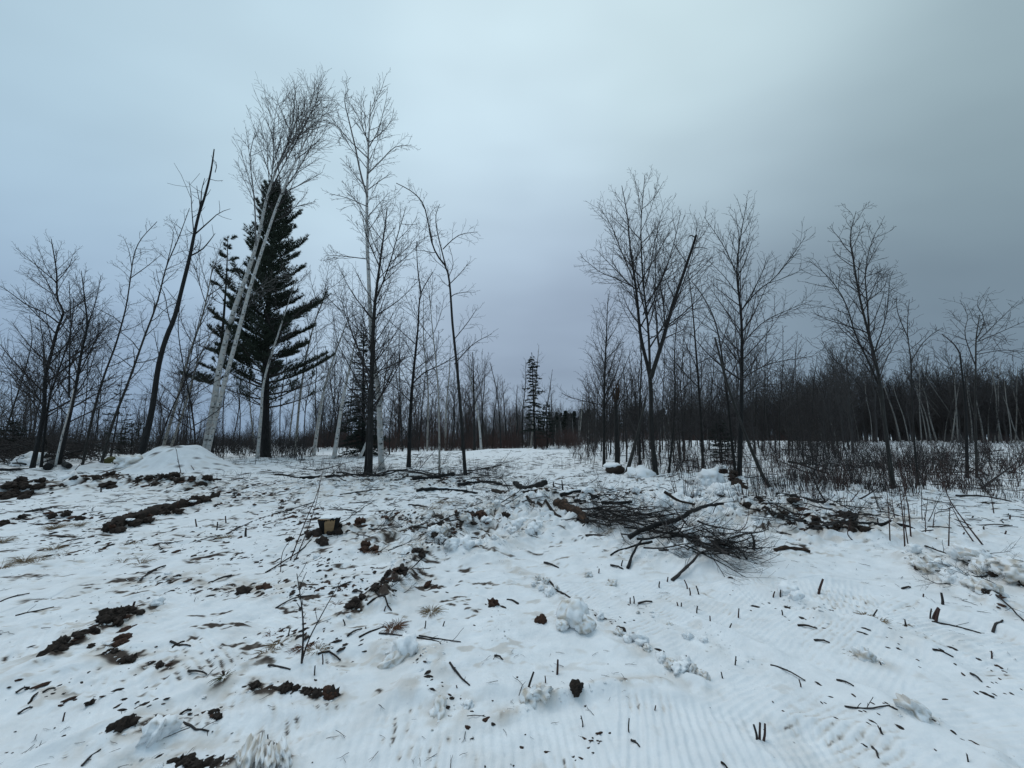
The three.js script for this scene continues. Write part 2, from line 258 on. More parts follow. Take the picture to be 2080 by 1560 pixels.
// ---------------------------------------------------------------- helpers for things
const taken = {};
function numbered(n) { const k = taken[n] = (taken[n] ?? -1) + 1; return k ? `${n}_${String(k).padStart(3, '0')}` : n; }
function tag(o, label, category, group, kind) { o.userData.label = label; if (category) o.userData.category = category; if (group) o.userData.group = group; if (kind) o.userData.kind = kind; return o; }
function mesh(name, geo, mat, parent = scene) { const m = new THREE.Mesh(geo, mat); m.name = parent === scene ? numbered(name) : name; m.castShadow = m.receiveShadow = true; parent.add(m); return m; }
function thing(name, label, category, pos, group) { const g = new THREE.Group(); g.name = numbered(name); if (pos) g.position.copy(pos); scene.add(g); return tag(g, label, category, group); }
class MB {                                                          // collects faces into one geometry
  constructor(o) { this.p = []; this.n = []; this.t = []; this.i = []; this.c = null; this.o = o || new THREE.Vector3(); }
  tube(P, R, sides, vs = 1, cap = false) {
    const n = P.length, T = new THREE.Vector3(), N = new THREE.Vector3(), Bv = new THREE.Vector3(), b0 = this.p.length / 3; let len = 0;
    T.subVectors(P[1], P[0]).normalize(); N.set(Math.abs(T.y) > 0.9 ? 1 : 0, Math.abs(T.y) > 0.9 ? 0 : 1, 0); N.addScaledVector(T, -N.dot(T)).normalize();
    for (let k = 0; k < n; k++) {
      if (k) len += P[k].distanceTo(P[k - 1]);
      T.subVectors(P[Math.min(k + 1, n - 1)], P[Math.max(k - 1, 0)]).normalize();
      N.addScaledVector(T, -N.dot(T)).normalize(); Bv.crossVectors(T, N);
      for (let s = 0; s <= sides; s++) {
        const a = s / sides * Math.PI * 2, c = Math.cos(a), d = Math.sin(a), x = N.x * c + Bv.x * d, y = N.y * c + Bv.y * d, z = N.z * c + Bv.z * d, r = R[k];
        this.p.push(P[k].x + x * r - this.o.x, P[k].y + y * r - this.o.y, P[k].z + z * r - this.o.z); this.n.push(x, y, z); this.t.push(s / sides, len * vs);
      }
    }
    const w = sides + 1;
    for (let k = 0; k + 1 < n; k++) for (let s = 0; s < sides; s++) { const a = b0 + k * w + s; this.i.push(a, a + 1, a + w, a + 1, a + w + 1, a + w); }
    if (cap) for (const [k, f] of [[0, -1], [n - 1, 1]]) {
      T.subVectors(P[Math.min(k + 1, n - 1)], P[Math.max(k - 1, 0)]).normalize().multiplyScalar(f);
      const c0 = this.p.length / 3; this.p.push(P[k].x - this.o.x, P[k].y - this.o.y, P[k].z - this.o.z); this.n.push(T.x, T.y, T.z); this.t.push(0.5, 0.5);
      for (let s = 0; s <= sides; s++) { const q = (b0 + k * w + s) * 3; this.p.push(this.p[q], this.p[q + 1], this.p[q + 2]); this.n.push(T.x, T.y, T.z); this.t.push(0.5 + 0.4 * Math.cos(s), 0.5 + 0.4 * Math.sin(s)); }
      for (let s = 0; s < sides; s++) f > 0 ? this.i.push(c0, c0 + 1 + s, c0 + 2 + s) : this.i.push(c0, c0 + 2 + s, c0 + 1 + s);
    }
    return this;
  }
  tri(a, b, c) {
    const e = new THREE.Vector3().subVectors(b, a).cross(new THREE.Vector3().subVectors(c, a)).normalize(), k = this.p.length / 3;
    for (const v of [a, b, c]) { this.p.push(v.x - this.o.x, v.y - this.o.y, v.z - this.o.z); this.n.push(e.x, e.y, e.z); } this.t.push(0, 0, 1, 0, 0.5, 1); this.i.push(k, k + 1, k + 2);
  }
  geo() {
    const g = new THREE.BufferGeometry(); g.setAttribute('position', new THREE.Float32BufferAttribute(this.p, 3)); g.setAttribute('normal', new THREE.Float32BufferAttribute(this.n, 3));
    g.setAttribute('uv', new THREE.Float32BufferAttribute(this.t, 2)); g.setIndex(this.i); TRIS += this.i.length / 3; return g;
  }
}
let TRIS = 0;
const V = (x, y, z) => new THREE.Vector3(x, y, z);

// ---------------------------------------------------------------- the ground
{
  const pos = [], col = [], uv = [], idx = [];
  const range = (a, b, s) => { const n = Math.max(1, Math.round((b - a) / s)); return [...Array(n + 1).keys()].map(i => a + (b - a) * i / n); };
  const spread = (a, b, s, g) => { const r = [a], dir = Math.sign(b - a); let x = a, st = s; while (dir * (b - x) > st * 1.5) { x += dir * st; r.push(x); st *= g; } r.push(b); return r; };
  function sheet(xs, zs, hole) {
    const id = new Int32Array(xs.length * zs.length).fill(-1);
    const vert = (i, j) => {
      const k = j * xs.length + i; if (id[k] >= 0) return id[k];
      const x = xs[i], z = zs[j]; let [h, d] = land(x, z);
      if (hole && x > hole[0] + 0.01 && x < hole[1] - 0.01 && z > hole[2] + 0.01 && z < hole[3] - 0.01) h -= 0.05;
      pos.push(x, h, z); uv.push(x / 1.7, z / 1.7);
      const g = clamp(d * 1.25), f = sstep(0.5, 0.68, d + 0.14 * noise(x * 17, z * 17));       // stained snow, then bare soil
      const s = [lerp(0.85, 0.48, g * 0.8), lerp(0.875, 0.42, g * 0.85), lerp(0.90, 0.36, g * 0.9)], e = [0.045, 0.03, 0.021];
      col.push(lerp(s[0], e[0], f), lerp(s[1], e[1], f), lerp(s[2], e[2], f));
      return id[k] = pos.length / 3 - 1;
    };
    for (let j = 0; j + 1 < zs.length; j++) for (let i = 0; i + 1 < xs.length; i++) {
      if (hole && xs[i] > hole[0] + 0.14 && xs[i + 1] < hole[1] - 0.14 && zs[j] > hole[2] + 0.14 && zs[j + 1] < hole[3] - 0.14) continue;
      const a = vert(i, j), b = vert(i + 1, j), c = vert(i, j + 1), d = vert(i + 1, j + 1);
      idx.push(a, c, b, b, c, d);
    }
  }
  const A = [-4.5, 4.5, -4.4, -1.5], B = [-10.5, 10.5, -11, -0.6];
  sheet(range(A[0], A[1], 0.0115), range(A[2], A[3], 0.0115));
  const merge = (...l) => [...new Set(l.flat())].sort((a, b) => a - b);
  sheet(merge(range(B[0], A[0], 0.04), range(A[0], A[1], 0.034), range(A[1], B[1], 0.04)), merge(range(B[2], -7, 0.042), range(-7, A[2], 0.028), range(A[2], A[3], 0.05), range(A[3], B[3], 0.08)), A);
  sheet(merge(spread(B[0], -900, 0.09, 1.05), range(B[0], B[1], 0.12), spread(B[1], 900, 0.09, 1.05)), merge(spread(B[2], -1500, 0.07, 1.028), range(B[2], B[3], 0.12), spread(B[3], 200, 0.2, 1.3)), B);
  const g = new THREE.BufferGeometry();
  g.setAttribute('position', new THREE.Float32BufferAttribute(pos, 3)); g.setAttribute('color', new THREE.Float32BufferAttribute(col, 3)); g.setAttribute('uv', new THREE.Float32BufferAttribute(uv, 2));
  g.setIndex(idx); g.computeVertexNormals(); TRIS += idx.length / 3;
  tag(mesh('snow_ground', g, M.snow), 'trampled snow with machine tracks and soil showing through', 'ground', null, 'structure');
  console.log('ground tris', idx.length / 3);
}

// ---------------------------------------------------------------- trees
function mkPath(P, r0, r1, pow = 1) {
  const L = [0]; for (let i = 1; i < P.length; i++) L.push(L[i - 1] + P[i].distanceTo(P[i - 1]));
  const len = L[L.length - 1]; return { P, len, L, R: L.map(l => r1 + (r0 - r1) * Math.pow(1 - l / len, pow)) };
}
function onPath(q, t) {
  const s = t * q.len; let i = 0; while (i < q.L.length - 2 && q.L[i + 1] < s) i++;
  const f = clamp((s - q.L[i]) / Math.max(1e-6, q.L[i + 1] - q.L[i]));
  return { p: q.P[i].clone().lerp(q.P[i + 1], f), d: q.P[i + 1].clone().sub(q.P[i]).normalize(), r: lerp(q.R[i], q.R[i + 1], f) };
}
function child(q, t, az, c, L, R, tip) {
  const o = onPath(q, t), N = V(0, 1, 0); if (Math.abs(o.d.y) > 0.95) N.set(1, 0, 0); N.addScaledVector(o.d, -N.dot(o.d)).normalize();
  const Bn = o.d.clone().cross(N), a = lerp(c.a0, c.a1, R()) * Math.PI / 180, D = o.d.clone().multiplyScalar(Math.cos(a)).addScaledVector(N, Math.cos(az) * Math.sin(a)).addScaledVector(Bn, Math.sin(az) * Math.sin(a));
  if (c.flat) { D.y = lerp(D.y, c.flatY ?? 0.1, c.flat); } D.normalize();
  const P = [o.p.clone()], n = c.seg; let cur = o.p.clone();
  for (let k = 0; k < n; k++) {
    cur = cur.clone().addScaledVector(D, L / n); P.push(cur);
    D.y += (c.up || 0) / n; D.x += (R() - 0.5) * c.wig; D.y += (R() - 0.5) * c.wig; D.z += (R() - 0.5) * c.wig; D.normalize();
  }
  return mkPath(P, Math.min(o.r * 0.72, Math.max(tip * 1.3, L * c.k)), tip, 0.85);
}
function grow(B, q, S, lv, R) {
  const c = S.lv[lv]; if (!c) return; const n = Math.round(c.d * q.len * (c.t1 - c.t0) + R() * 0.9); let az = R() * 6.28;
  for (let i = 0; i < n; i++) {
    const t = c.t0 + (c.t1 - c.t0) * (i + R()) / n; az += 2.4 + R();
    const L = Math.max(c.min, q.len * c.rel * (1 - 0.55 * t) * (0.55 + 0.9 * R())), b = child(q, t, az, c, L, R, S.tip);
    B.tube(b.P, b.R, 3); grow(B, b, S, lv + 1, R);
  }
}
const SPEC = {
  maple: { tip: 0.0034, first: { d: 4.4, t0: 0.22, t1: 0.98, a0: 28, a1: 52, L: 0.27, up: 0.5, wig: 0.16, seg: 8, k: 0.011, shape: t => 0.14 + 1.15 * Math.pow(1 - t, 0.8) }, lv: [
    { d: 8, t0: 0.1, t1: 1, a0: 25, a1: 50, rel: 0.38, min: 0.14, up: 0.25, wig: 0.2, seg: 4, k: 0.009 }, { d: 8.5, t0: 0.12, t1: 1, a0: 28, a1: 58, rel: 0.42, min: 0.09, up: 0.1, wig: 0.25, seg: 2, k: 0.02 }] },
  scrub: { tip: 0.0033, first: { d: 5.2, t0: 0.12, t1: 0.98, a0: 35, a1: 70, L: 0.23, up: 0.3, wig: 0.22, seg: 7, k: 0.01, shape: t => 0.13 + 1.15 * Math.pow(1 - t, 0.85) }, lv: [
    { d: 7.5, t0: 0.1, t1: 1, a0: 28, a1: 55, rel: 0.4, min: 0.12, up: 0.1, wig: 0.25, seg: 4, k: 0.01 }, { d: 7, t0: 0.15, t1: 1, a0: 30, a1: 60, rel: 0.35, min: 0.06, up: 0, wig: 0.25, seg: 2, k: 0.02 }] },
  birch: { tip: 0.0046, first: { d: 3.6, t0: 0.42, t1: 0.99, a0: 24, a1: 45, L: 0.17, up: 0.4, wig: 0.16, seg: 8, k: 0.009, shape: t => 0.5 + 0.85 * Math.sin(Math.PI * clamp((t - 0.3) / 0.85)) }, lv: [
    { d: 6.5, t0: 0.15, t1: 1, a0: 18, a1: 40, rel: 0.4, min: 0.2, up: 0.1, wig: 0.2, seg: 5, k: 0.007 }, { d: 8, t0: 0.15, t1: 1, a0: 20, a1: 45, rel: 0.4, min: 0.1, up: -0.1, wig: 0.28, seg: 3, k: 0.012 }] },
  crooked: { tip: 0.0035, first: { d: 4.2, t0: 0.3, t1: 0.99, a0: 35, a1: 70, L: 0.14, up: 0.35, wig: 0.5, seg: 8, k: 0.012, shape: t => 0.3 + 0.8 * Math.pow(1 - t, 0.7) }, lv: [
    { d: 7.5, t0: 0.15, t1: 1, a0: 30, a1: 65, rel: 0.42, min: 0.14, up: 0.25, wig: 0.5, seg: 5, k: 0.01 }, { d: 6.5, t0: 0.2, t1: 1, a0: 35, a1: 70, rel: 0.4, min: 0.07, up: 0.1, wig: 0.5, seg: 3, k: 0.02 }] },
  snag: { tip: 0.006, first: { d: 0.9, t0: 0.2, t1: 0.95, a0: 35, a1: 75, L: 0.06, up: 0.3, wig: 0.4, seg: 5, k: 0.02, shape: () => 1 }, lv: [{ d: 2.2, t0: 0.2, t1: 0.95, a0: 35, a1: 65, rel: 0.4, min: 0.08, up: 0.2, wig: 0.4, seg: 3, k: 0.02 }] },
};
function stemPoints(px, z0, R, sink) {
  const amp = 0.25 + R() * 0.4, ph = R() * 6, n = px.length;
  const P = px.map(([u, v], k) => { const f = k / Math.max(1, n - 1); return at(u, v, z0 + amp * f * Math.sin(ph + f * 3)); });
  if (sink) { const b = P[0], h = H(b.x, b.z); b.y = h - 0.12; }
  const c = new THREE.CatmullRomCurve3(P, false, 'centripetal'), L = c.getLength();
  return c.getSpacedPoints(Math.max(6, Math.min(40, Math.round(L / 0.28))));
}
// a bare tree from the traced lines of its stems and main limbs; every first-order branch is a part
function bareTree(name, label, sp, px, o = {}) {
  const S = SPEC[sp], R = RNG(o.seed ?? Math.round(px[0][0] * 13 + px[0][1])), g = o.d ? null : gp(px[0][0], px[0][1]), z0 = o.d ?? -g.z;
  const P = stemPoints(px, z0, R, true), s = z0 / FPX * 0.74 * slim(px[0][0]), w = o.w || [10, 2];
  const bp = P[0].clone(); bp.y += 0.12; const t = thing(name, label, 'tree', bp, o.group);
  const trunkM = o.m || M.dark, limbM = o.lm || trunkM, twM = o.tm || M.twig;
  const stems = [];
  const add = (Q, r0, r1, nm, mat, root) => {
    const q = mkPath(Q, r0, r1, o.pow ?? 0.9), RR = q.R.slice(); if (root) { RR[0] *= 1.25; RR[1] *= 1.06; }
    for (let k = 1; k < RR.length; k++) RR[k] *= 1 + 0.07 * (R() - 0.5);
    mesh(nm, new MB(bp).tube(q.P, RR, nm === 'trunk' ? 9 : 6, 0.8, true).geo(), mat, t); stems.push(q); return q;
  };
  const main = add(P, w[0] * s / 2, Math.max(S.tip, w[1] * s / 2), 'trunk', trunkM, true);
  for (const e of o.stems || []) add(stemPoints(e.p, z0 + (e.dz ?? 0), R, e.root), e.w[0] * s / 2, Math.max(S.tip, e.w[1] * s / 2), e.root ? 'trunk' : 'limb', e.m || (e.root ? trunkM : limbM), e.root);
  const Hh = main.len;
  stems.forEach((q, si) => {
    const c = { ...S.first, ...(o.first || {}) }, t0 = si && !(o.stems[si - 1].root) ? 0.15 : c.t0, n = Math.round(c.d * (o.dens ?? 1) * q.len * (c.t1 - t0) * (si ? 0.9 : 1)); let az = R() * 6.28;
    for (let i = 0; i < n; i++) {
      const tt = t0 + (c.t1 - t0) * (i + R()) / n; az += 2.4 + 0.8 * (R() - 0.5);
      const L = (si ? Math.min(Hh, q.len * 1.6) : Hh) * c.L * c.shape(tt) * (0.55 + 0.8 * R()), b = child(q, tt, az, c, L, R, S.tip), B = new MB(bp);
      B.tube(b.P, b.R, 4); grow(B, b, S, 0, R); mesh('branch', B.geo(), twM, t);
    }
  });
  for (const l of o.limbs || []) {                                    // traced limbs
    const Q = stemPoints(l.p, z0 + (l.dz ?? 0), R, false), q = mkPath(Q, l.w[0] * s / 2, Math.max(S.tip, l.w[1] * s / 2), 0.9), B = new MB(bp);
    B.tube(q.P, q.R, 5, 0.8); grow(B, q, S, 0, R); mesh('branch', B.geo(), l.m || (l.w[0] > 4.2 ? limbM : twM), t);
  }
  return t;
}
const BT = (o) => ({ m: M.birch, lm: M.birchLimb, tm: M.birchTwig, ...o });
// left side, from the edge of the picture inwards
bareTree('bare_tree', 'pale leaning bare tree at the far left edge of the picture', 'scrub', [[5, 905], [14, 870], [50, 754], [65, 688], [60, 640]], { d: 17, w: [7, 2], m: M.grey, tm: M.greyTwig });
bareTree('bare_tree', 'black forked bare tree beside the slash heap, long limb reaching left', 'maple', [[71, 918], [88, 842], [93, 762], [102, 727], [119, 662], [129, 635], [117, 608], [115, 554], [104, 485]], {
  d: 13.2, w: [17, 2.5], m: M.black, dens: 1.15, stems: [{ p: [[90, 915], [101, 808], [115, 765], [142, 681], [150, 610]], w: [10, 2], root: true, dz: 0.3 }],
  limbs: [{ p: [[118, 655], [90, 635], [58, 621], [0, 581], [-20, 575]], w: [7, 1.5] }, { p: [[115, 573], [77, 542], [33, 504]], w: [5, 1.2] }, { p: [[115, 573], [138, 545], [148, 520]], w: [4, 1.2], dz: 0.3 }, { p: [[93, 768], [50, 750], [0, 748]], w: [3.5, 1.2] }, { p: [[88, 823], [40, 790], [0, 770]], w: [3.5, 1.2], dz: 0.4 }] });
bareTree('bare_tree', 'bushy black bare tree with a pale strip at its foot', 'maple', [[119, 940], [142, 842], [154, 785], [167, 708], [177, 665], [172, 608], [165, 550]], {
  d: 12.6, w: [16, 2], m: M.black, dens: 1.3, stems: [{ p: [[140, 808], [142, 708], [144, 646], [140, 570]], w: [7, 2] }, { p: [[177, 665], [195, 610], [205, 560]], w: [5, 1.5] }, { p: [[160, 760], [195, 690], [225, 640]], w: [5, 1.5], dz: 0.5 }] });
bareTree('birch_tree', 'short white birch stem pressed against the foot of the bushy black tree', 'scrub', [[113, 940], [125, 890], [138, 842], [150, 790]], { d: 12.3, w: [8, 3], m: M.birch, dens: 0.3 });
bareTree('bare_tree', 'slender leaning grey tree with twiggy curling top', 'crooked', [[172, 915], [185, 858], [211, 765], [235, 700], [256, 623], [265, 565], [273, 515], [285, 488], [319, 450]], {
  d: 14.2, w: [9, 2], m: M.grey, tm: M.greyTwig, dens: 1.1, stems: [{ p: [[268, 545], [262, 510], [250, 480]], w: [3, 1.2] }, { p: [[265, 565], [300, 540], [330, 515]], w: [3.5, 1.2] }], first: { t0: 0.25 } });
bareTree('bare_tree', 'second leaning grey tree, next to the dark dead trunk', 'crooked', [[208, 918], [231, 854], [262, 773], [292, 688], [319, 615], [338, 542], [362, 485], [385, 423]], {
  d: 13.4, w: [10, 2], m: M.grey, tm: M.greyTwig, dens: 0.9, stems: [{ p: [[338, 542], [352, 470], [340, 455]], w: [3.5, 1.2] }] });
bareTree('dead_tree', 'dark leaning dead trunk with two broken limbs on its right', 'snag', [[285, 925], [308, 835], [323, 738], [338, 685], [354, 646], [369, 588], [385, 523], [396, 469], [404, 435], [415, 402], [428, 350], [435, 303]], {
  d: 12.8, w: [21, 4], pow: 0.8, m: M.black, tm: M.black, limbs: [{ p: [[397, 475], [425, 450], [446, 432], [468, 424]], w: [5.5, 1.5] }, { p: [[388, 519], [410, 507], [425, 490], [437, 474]], w: [6, 1.8] }, { p: [[402, 440], [408, 410], [410, 385], [416, 362]], w: [5.5, 2] },
    { p: [[394, 478], [390, 430], [388, 395], [384, 368]], w: [4, 1.5], dz: 0.3 }, { p: [[347, 660], [340, 630], [335, 600], [323, 575], [317, 546]], w: [4, 1.5] }, { p: [[327, 735], [318, 700], [312, 668]], w: [3.5, 1.2] }, { p: [[437, 350], [440, 335], [432, 322]], w: [3, 1.5] }] });
bareTree('birch_tree', 'pale leaning birch pole right behind the dark dead trunk', 'birch', [[325, 912], [362, 804], [385, 719], [412, 638], [435, 527]], BT({ d: 15.5, w: [11, 2.5], m: M.paleBirch, dens: 0.7, first: { t0: 0.3 } }));
bareTree('birch_tree', 'thin pale birch leaning between the dead trunk and the double birch', 'birch', [[340, 912], [381, 808], [400, 738], [435, 665]], BT({ d: 15.8, w: [9, 2], m: M.paleBirch, dens: 0.7 }));
bareTree('bare_tree', 'thin black sapling crossing the pale birch poles', 'scrub', [[313, 912], [345, 840], [377, 769], [395, 690], [415, 610]], { d: 15.2, w: [5, 1.5], dens: 0.8 });
bareTree('bare_tree', 'dark bowed sapling just left of the white double birch', 'scrub', [[398, 925], [396, 890], [388, 823], [373, 746], [362, 669], [366, 610]], { d: 14.6, w: [6, 1.6], dens: 0.9 });
bareTree('birch_tree', 'tall white double-stemmed birch leaning right in front of the pine', 'birch', [[412, 938], [435, 815], [446, 746], [473, 638], [500, 562], [520, 499], [544, 395], [563, 340], [588, 285], [604, 235]], BT({
  d: 15, w: [22, 3], pow: 0.85, dens: 0.95, first: { t0: 0.62, a0: 18, a1: 42, L: 0.085 },
  stems: [{ p: [[416, 938], [446, 815], [480, 690], [508, 585], [535, 500], [560, 425], [590, 350], [622, 280], [640, 225]], w: [16, 3], root: true, dz: -0.1 }, { p: [[520, 499], [518, 430], [514, 380], [508, 320], [520, 260]], w: [6, 1.5] }],
  limbs: [{ p: [[545, 400], [555, 330], [556, 260], [565, 200]], w: [4, 1.5], dz: 0.5 }, { p: [[575, 390], [620, 320], [650, 250], [658, 215]], w: [4.5, 1.5], dz: 0.4 }, { p: [[570, 395], [620, 370], [655, 350]], w: [4, 1.2], dz: -0.4 }, { p: [[560, 430], [600, 420], [640, 412]], w: [3, 1.2] },
    { p: [[560, 350], [590, 270], [600, 190], [603, 172]], w: [4.5, 1.5] }, { p: [[565, 340], [610, 260], [635, 200], [640, 172]], w: [4.5, 1.5], dz: -0.3 }, { p: [[555, 375], [590, 310], [628, 235], [655, 190]], w: [4, 1.5], dz: 0.2 },
    { p: [[470, 660], [510, 600], [550, 570], [580, 555]], w: [3, 1.2], m: M.birchLimb }, { p: [[517, 400], [500, 345], [487, 300]], w: [3, 1.2] }] }));
bareTree('birch_tree', 'slim white birch climbing along the pine trunk', 'birch', [[523, 928], [530, 850], [536, 776], [574, 651], [602, 564]], BT({ d: 16.4, w: [10, 2], dens: 0.6, first: { t0: 0.5 } }));
bareTree('birch_tree', 'slim pale birch just right of the pine', 'birch', [[599, 925], [612, 787], [634, 673], [667, 580]], BT({ d: 19, w: [8, 2], m: M.paleBirch, dens: 0.9 }));
bareTree('birch_tree', 'white birch with a kinked stem in the gap between pine and spruce', 'birch', [[637, 922], [656, 804], [678, 727], [710, 640]], BT({ d: 20, w: [11, 2], dens: 0.8 }));
bareTree('birch_tree', 'stout leaning white birch left of the dark spruce', 'birch', [[678, 932], [697, 809], [710, 749], [727, 667]], BT({ d: 17, w: [13, 2.5], dens: 0.6 }));
bareTree('birch_tree', 'short curved white birch stem bending out below the spruce', 'scrub', [[728, 935], [742, 905], [752, 880], [757, 830]], BT({ d: 17, w: [9, 3], dens: 0.3 }));
bareTree('bare_tree', 'black two-stemmed tree standing before the tallest birch', 'maple', [[751, 966], [754, 831], [757, 695], [762, 613], [776, 504], [787, 422]], {
  w: [17, 2], m: M.dark, dens: 1.15, stems: [{ p: [[743, 955], [747, 880], [751, 793], [758, 715], [765, 600]], w: [10, 2], root: true, dz: 0.35 }, { p: [[762, 613], [790, 540], [810, 470], [825, 420]], w: [5, 1.5] }, { p: [[770, 540], [745, 480], [735, 430]], w: [4, 1.5] }],
  limbs: [{ p: [[757, 700], [700, 640], [660, 600]], w: [3, 1.2] }, { p: [[757, 760], [810, 735], [850, 715]], w: [3, 1.2] }, { p: [[765, 640], [810, 610], [850, 570]], w: [3.5, 1.2] }] });
bareTree('birch_tree', 'tallest white birch, straight with a drooping crown', 'birch', [[776, 956], [772, 870], [769, 793], [760, 740], [754, 673], [749, 564], [745, 455], [748, 313], [751, 240], [753, 205]], BT({
  w: [17, 2], pow: 0.7, dens: 1.25, first: { t0: 0.58, a0: 25, a1: 50, L: 0.085, up: 0.05, shape: t => 0.3 + 1.1 * Math.sin(Math.PI * clamp((t - 0.4) / 0.75)) }, stems: [{ p: [[746, 400], [732, 350], [722, 300], [710, 250], [700, 200], [708, 182]], w: [6, 1.5] }],
  limbs: [{ p: [[747, 420], [705, 402], [672, 394]], w: [3, 1.2] }, { p: [[744, 526], [705, 521], [661, 518]], w: [3, 1.2] }, { p: [[748, 352], [780, 320], [800, 300], [835, 295]], w: [4.5, 1.2] }, { p: [[748, 385], [775, 365], [795, 352]], w: [3, 1.2] }, { p: [[749, 300], [770, 260], [785, 200]], w: [3.5, 1.2], dz: 0.3 },
    { p: [[748, 322], [715, 290], [690, 262], [676, 250]], w: [3.5, 1.2], dz: -0.3 }, { p: [[748, 290], [735, 250], [733, 195]], w: [3, 1.2], dz: 0.4 }] }));
bareTree('bare_tree', 'black forked tree with a long limb to the right, next to the tallest birch', 'scrub', [[830, 950], [836, 804], [849, 667], [855, 597], [879, 553]], {
  w: [12, 2], m: M.black, dens: 1.4, stems: [{ p: [[855, 597], [848, 540], [846, 490]], w: [4.5, 1.5] }], limbs: [{ p: [[838, 780], [860, 758], [901, 738], [950, 705]], w: [4.5, 1.2] }, { p: [[845, 700], [800, 660], [775, 640]], w: [3, 1.2] }] });
bareTree('bare_tree', 'crooked tree whose top bends over to the left in a hook', 'crooked', [[946, 967], [931, 776], [920, 667], [907, 545], [893, 526], [879, 499], [868, 444], [858, 411], [835, 388], [805, 372]], {
  w: [10, 2], m: M.dark, dens: 1.0, first: { t0: 0.55 }, stems: [{ p: [[905, 540], [895, 500], [888, 470], [885, 440], [893, 415]], w: [4, 1.5] }],
  limbs: [{ p: [[900, 506], [918, 488], [934, 477], [969, 471]], w: [3.5, 1.2] }, { p: [[923, 740], [960, 700], [999, 678]], w: [3.5, 1.2] }, { p: [[922, 690], [950, 655], [970, 625]], w: [3, 1.2] }, { p: [[910, 580], [935, 555], [955, 530]], w: [3, 1] }] });
bareTree('birch_tree', 'thin pale birch between the black forked tree and the crooked one', 'birch', [[893, 962], [892, 870], [889, 776], [879, 673], [872, 600]], BT({ w: [6, 1.5], m: M.paleBirch, dens: 0.8, first: { t0: 0.35 } }));
bareTree('bare_tree', 'broom-shaped bare tree right of the crooked one', 'maple', [[964, 915], [963, 840], [962, 780], [960, 715]], { d: 24, w: [8, 2], dens: 1.6, first: { t0: 0.3, L: 0.34 } });
bareTree('birch_tree', 'white birch behind the foot of the crooked tree', 'birch', [[978, 918], [972, 850], [958, 780], [950, 720]], BT({ d: 26, w: [7, 2], dens: 0.5 }));
bareTree('bare_tree', 'thin bare pole leaning left beside the open gap', 'scrub', [[1018, 912], [1015, 850], [1008, 790], [995, 735]], { d: 26, w: [4, 1.5], dens: 0.7 });
// right side
bareTree('bare_tree', 'vase-shaped bare tree first on the right of the open gap', 'maple', [[1227, 952], [1227, 824], [1231, 695], [1235, 605]], { w: [9, 1.6], dens: 1.7, first: { t0: 0.22, a0: 26, a1: 44, L: 0.3, up: 0.6 }, limbs: [{ p: [[1227, 824], [1190, 815], [1160, 808], [1140, 798]], w: [3, 1.2] }] });
bareTree('dead_tree', 'broken dead stub with a splintered pale top', 'snag', [[1254, 955], [1252, 880], [1251, 815], [1254, 790]], { w: [13, 9], m: M.dark, tm: M.wood2, dens: 2.2, pow: 0.6, limbs: [{ p: [[1249, 815], [1246, 795], [1247, 782]], w: [6, 2], m: M.brown }, { p: [[1255, 812], [1257, 790], [1255, 772]], w: [7, 2], m: M.rot }, { p: [[1252, 812], [1252, 790], [1250, 778]], w: [5, 1.5], m: M.rot }] });
bareTree('bare_tree', 'tall many-stemmed bare tree with a broken leaning stem', 'maple', [[1334, 982], [1323, 867], [1321, 772], [1302, 686], [1293, 596], [1280, 502], [1274, 437], [1263, 377]], {
  w: [15, 1.8], m: M.dark, dens: 1.1, first: { t0: 0.45 }, stems: [{ p: [[1321, 775], [1317, 673], [1306, 566], [1302, 459], [1310, 356]], w: [8, 1.6], dz: -0.2 }, { p: [[1322, 768], [1345, 695], [1366, 622], [1392, 545], [1409, 495], [1414, 478]], w: [13, 7], dz: -0.25 }, { p: [[1306, 640], [1330, 590], [1349, 557], [1370, 490], [1383, 429]], w: [4.5, 1.4] }],
  limbs: [{ p: [[1285, 582], [1250, 565], [1220, 553], [1180, 521]], w: [3.5, 1.2] }, { p: [[1288, 570], [1262, 510], [1242, 459], [1214, 416]], w: [4, 1.2] }, { p: [[1412, 482], [1405, 478], [1398, 482]], w: [3.5, 2] }, { p: [[1408, 504], [1422, 502], [1437, 506]], w: [3.5, 1.5] }, { p: [[1318, 690], [1345, 670], [1332, 650]], w: [3, 1.2] }] });
bareTree('bare_tree', 'dark stem slanting up to meet the many-stemmed tree', 'snag', [[1270, 978], [1285, 920], [1298, 871], [1312, 808]], { d: 10.7, w: [11, 6], m: M.grey, dens: 0.8, tm: M.twig });
bareTree('bare_tree', 'straight black stem just left of the many-stemmed tree', 'scrub', [[1300, 978], [1299, 900], [1298, 845], [1303, 738], [1298, 660]], { d: 10.9, w: [8, 2], dens: 0.7 });
bareTree('bare_tree', 'slim black tree with ascending limbs right of the many-stemmed tree', 'scrub', [[1358, 978], [1365, 900], [1371, 824], [1371, 695], [1380, 620]], { w: [7, 1.5], dens: 0.9, limbs: [{ p: [[1330, 890], [1355, 840], [1380, 800], [1400, 775]], w: [4, 2] }] });
bareTree('bare_tree', 'thin upright black pole halfway between the two largest right-hand trees', 'scrub', [[1429, 964], [1422, 824], [1414, 716], [1405, 609], [1396, 536]], { w: [9, 1.5], dens: 0.9 });
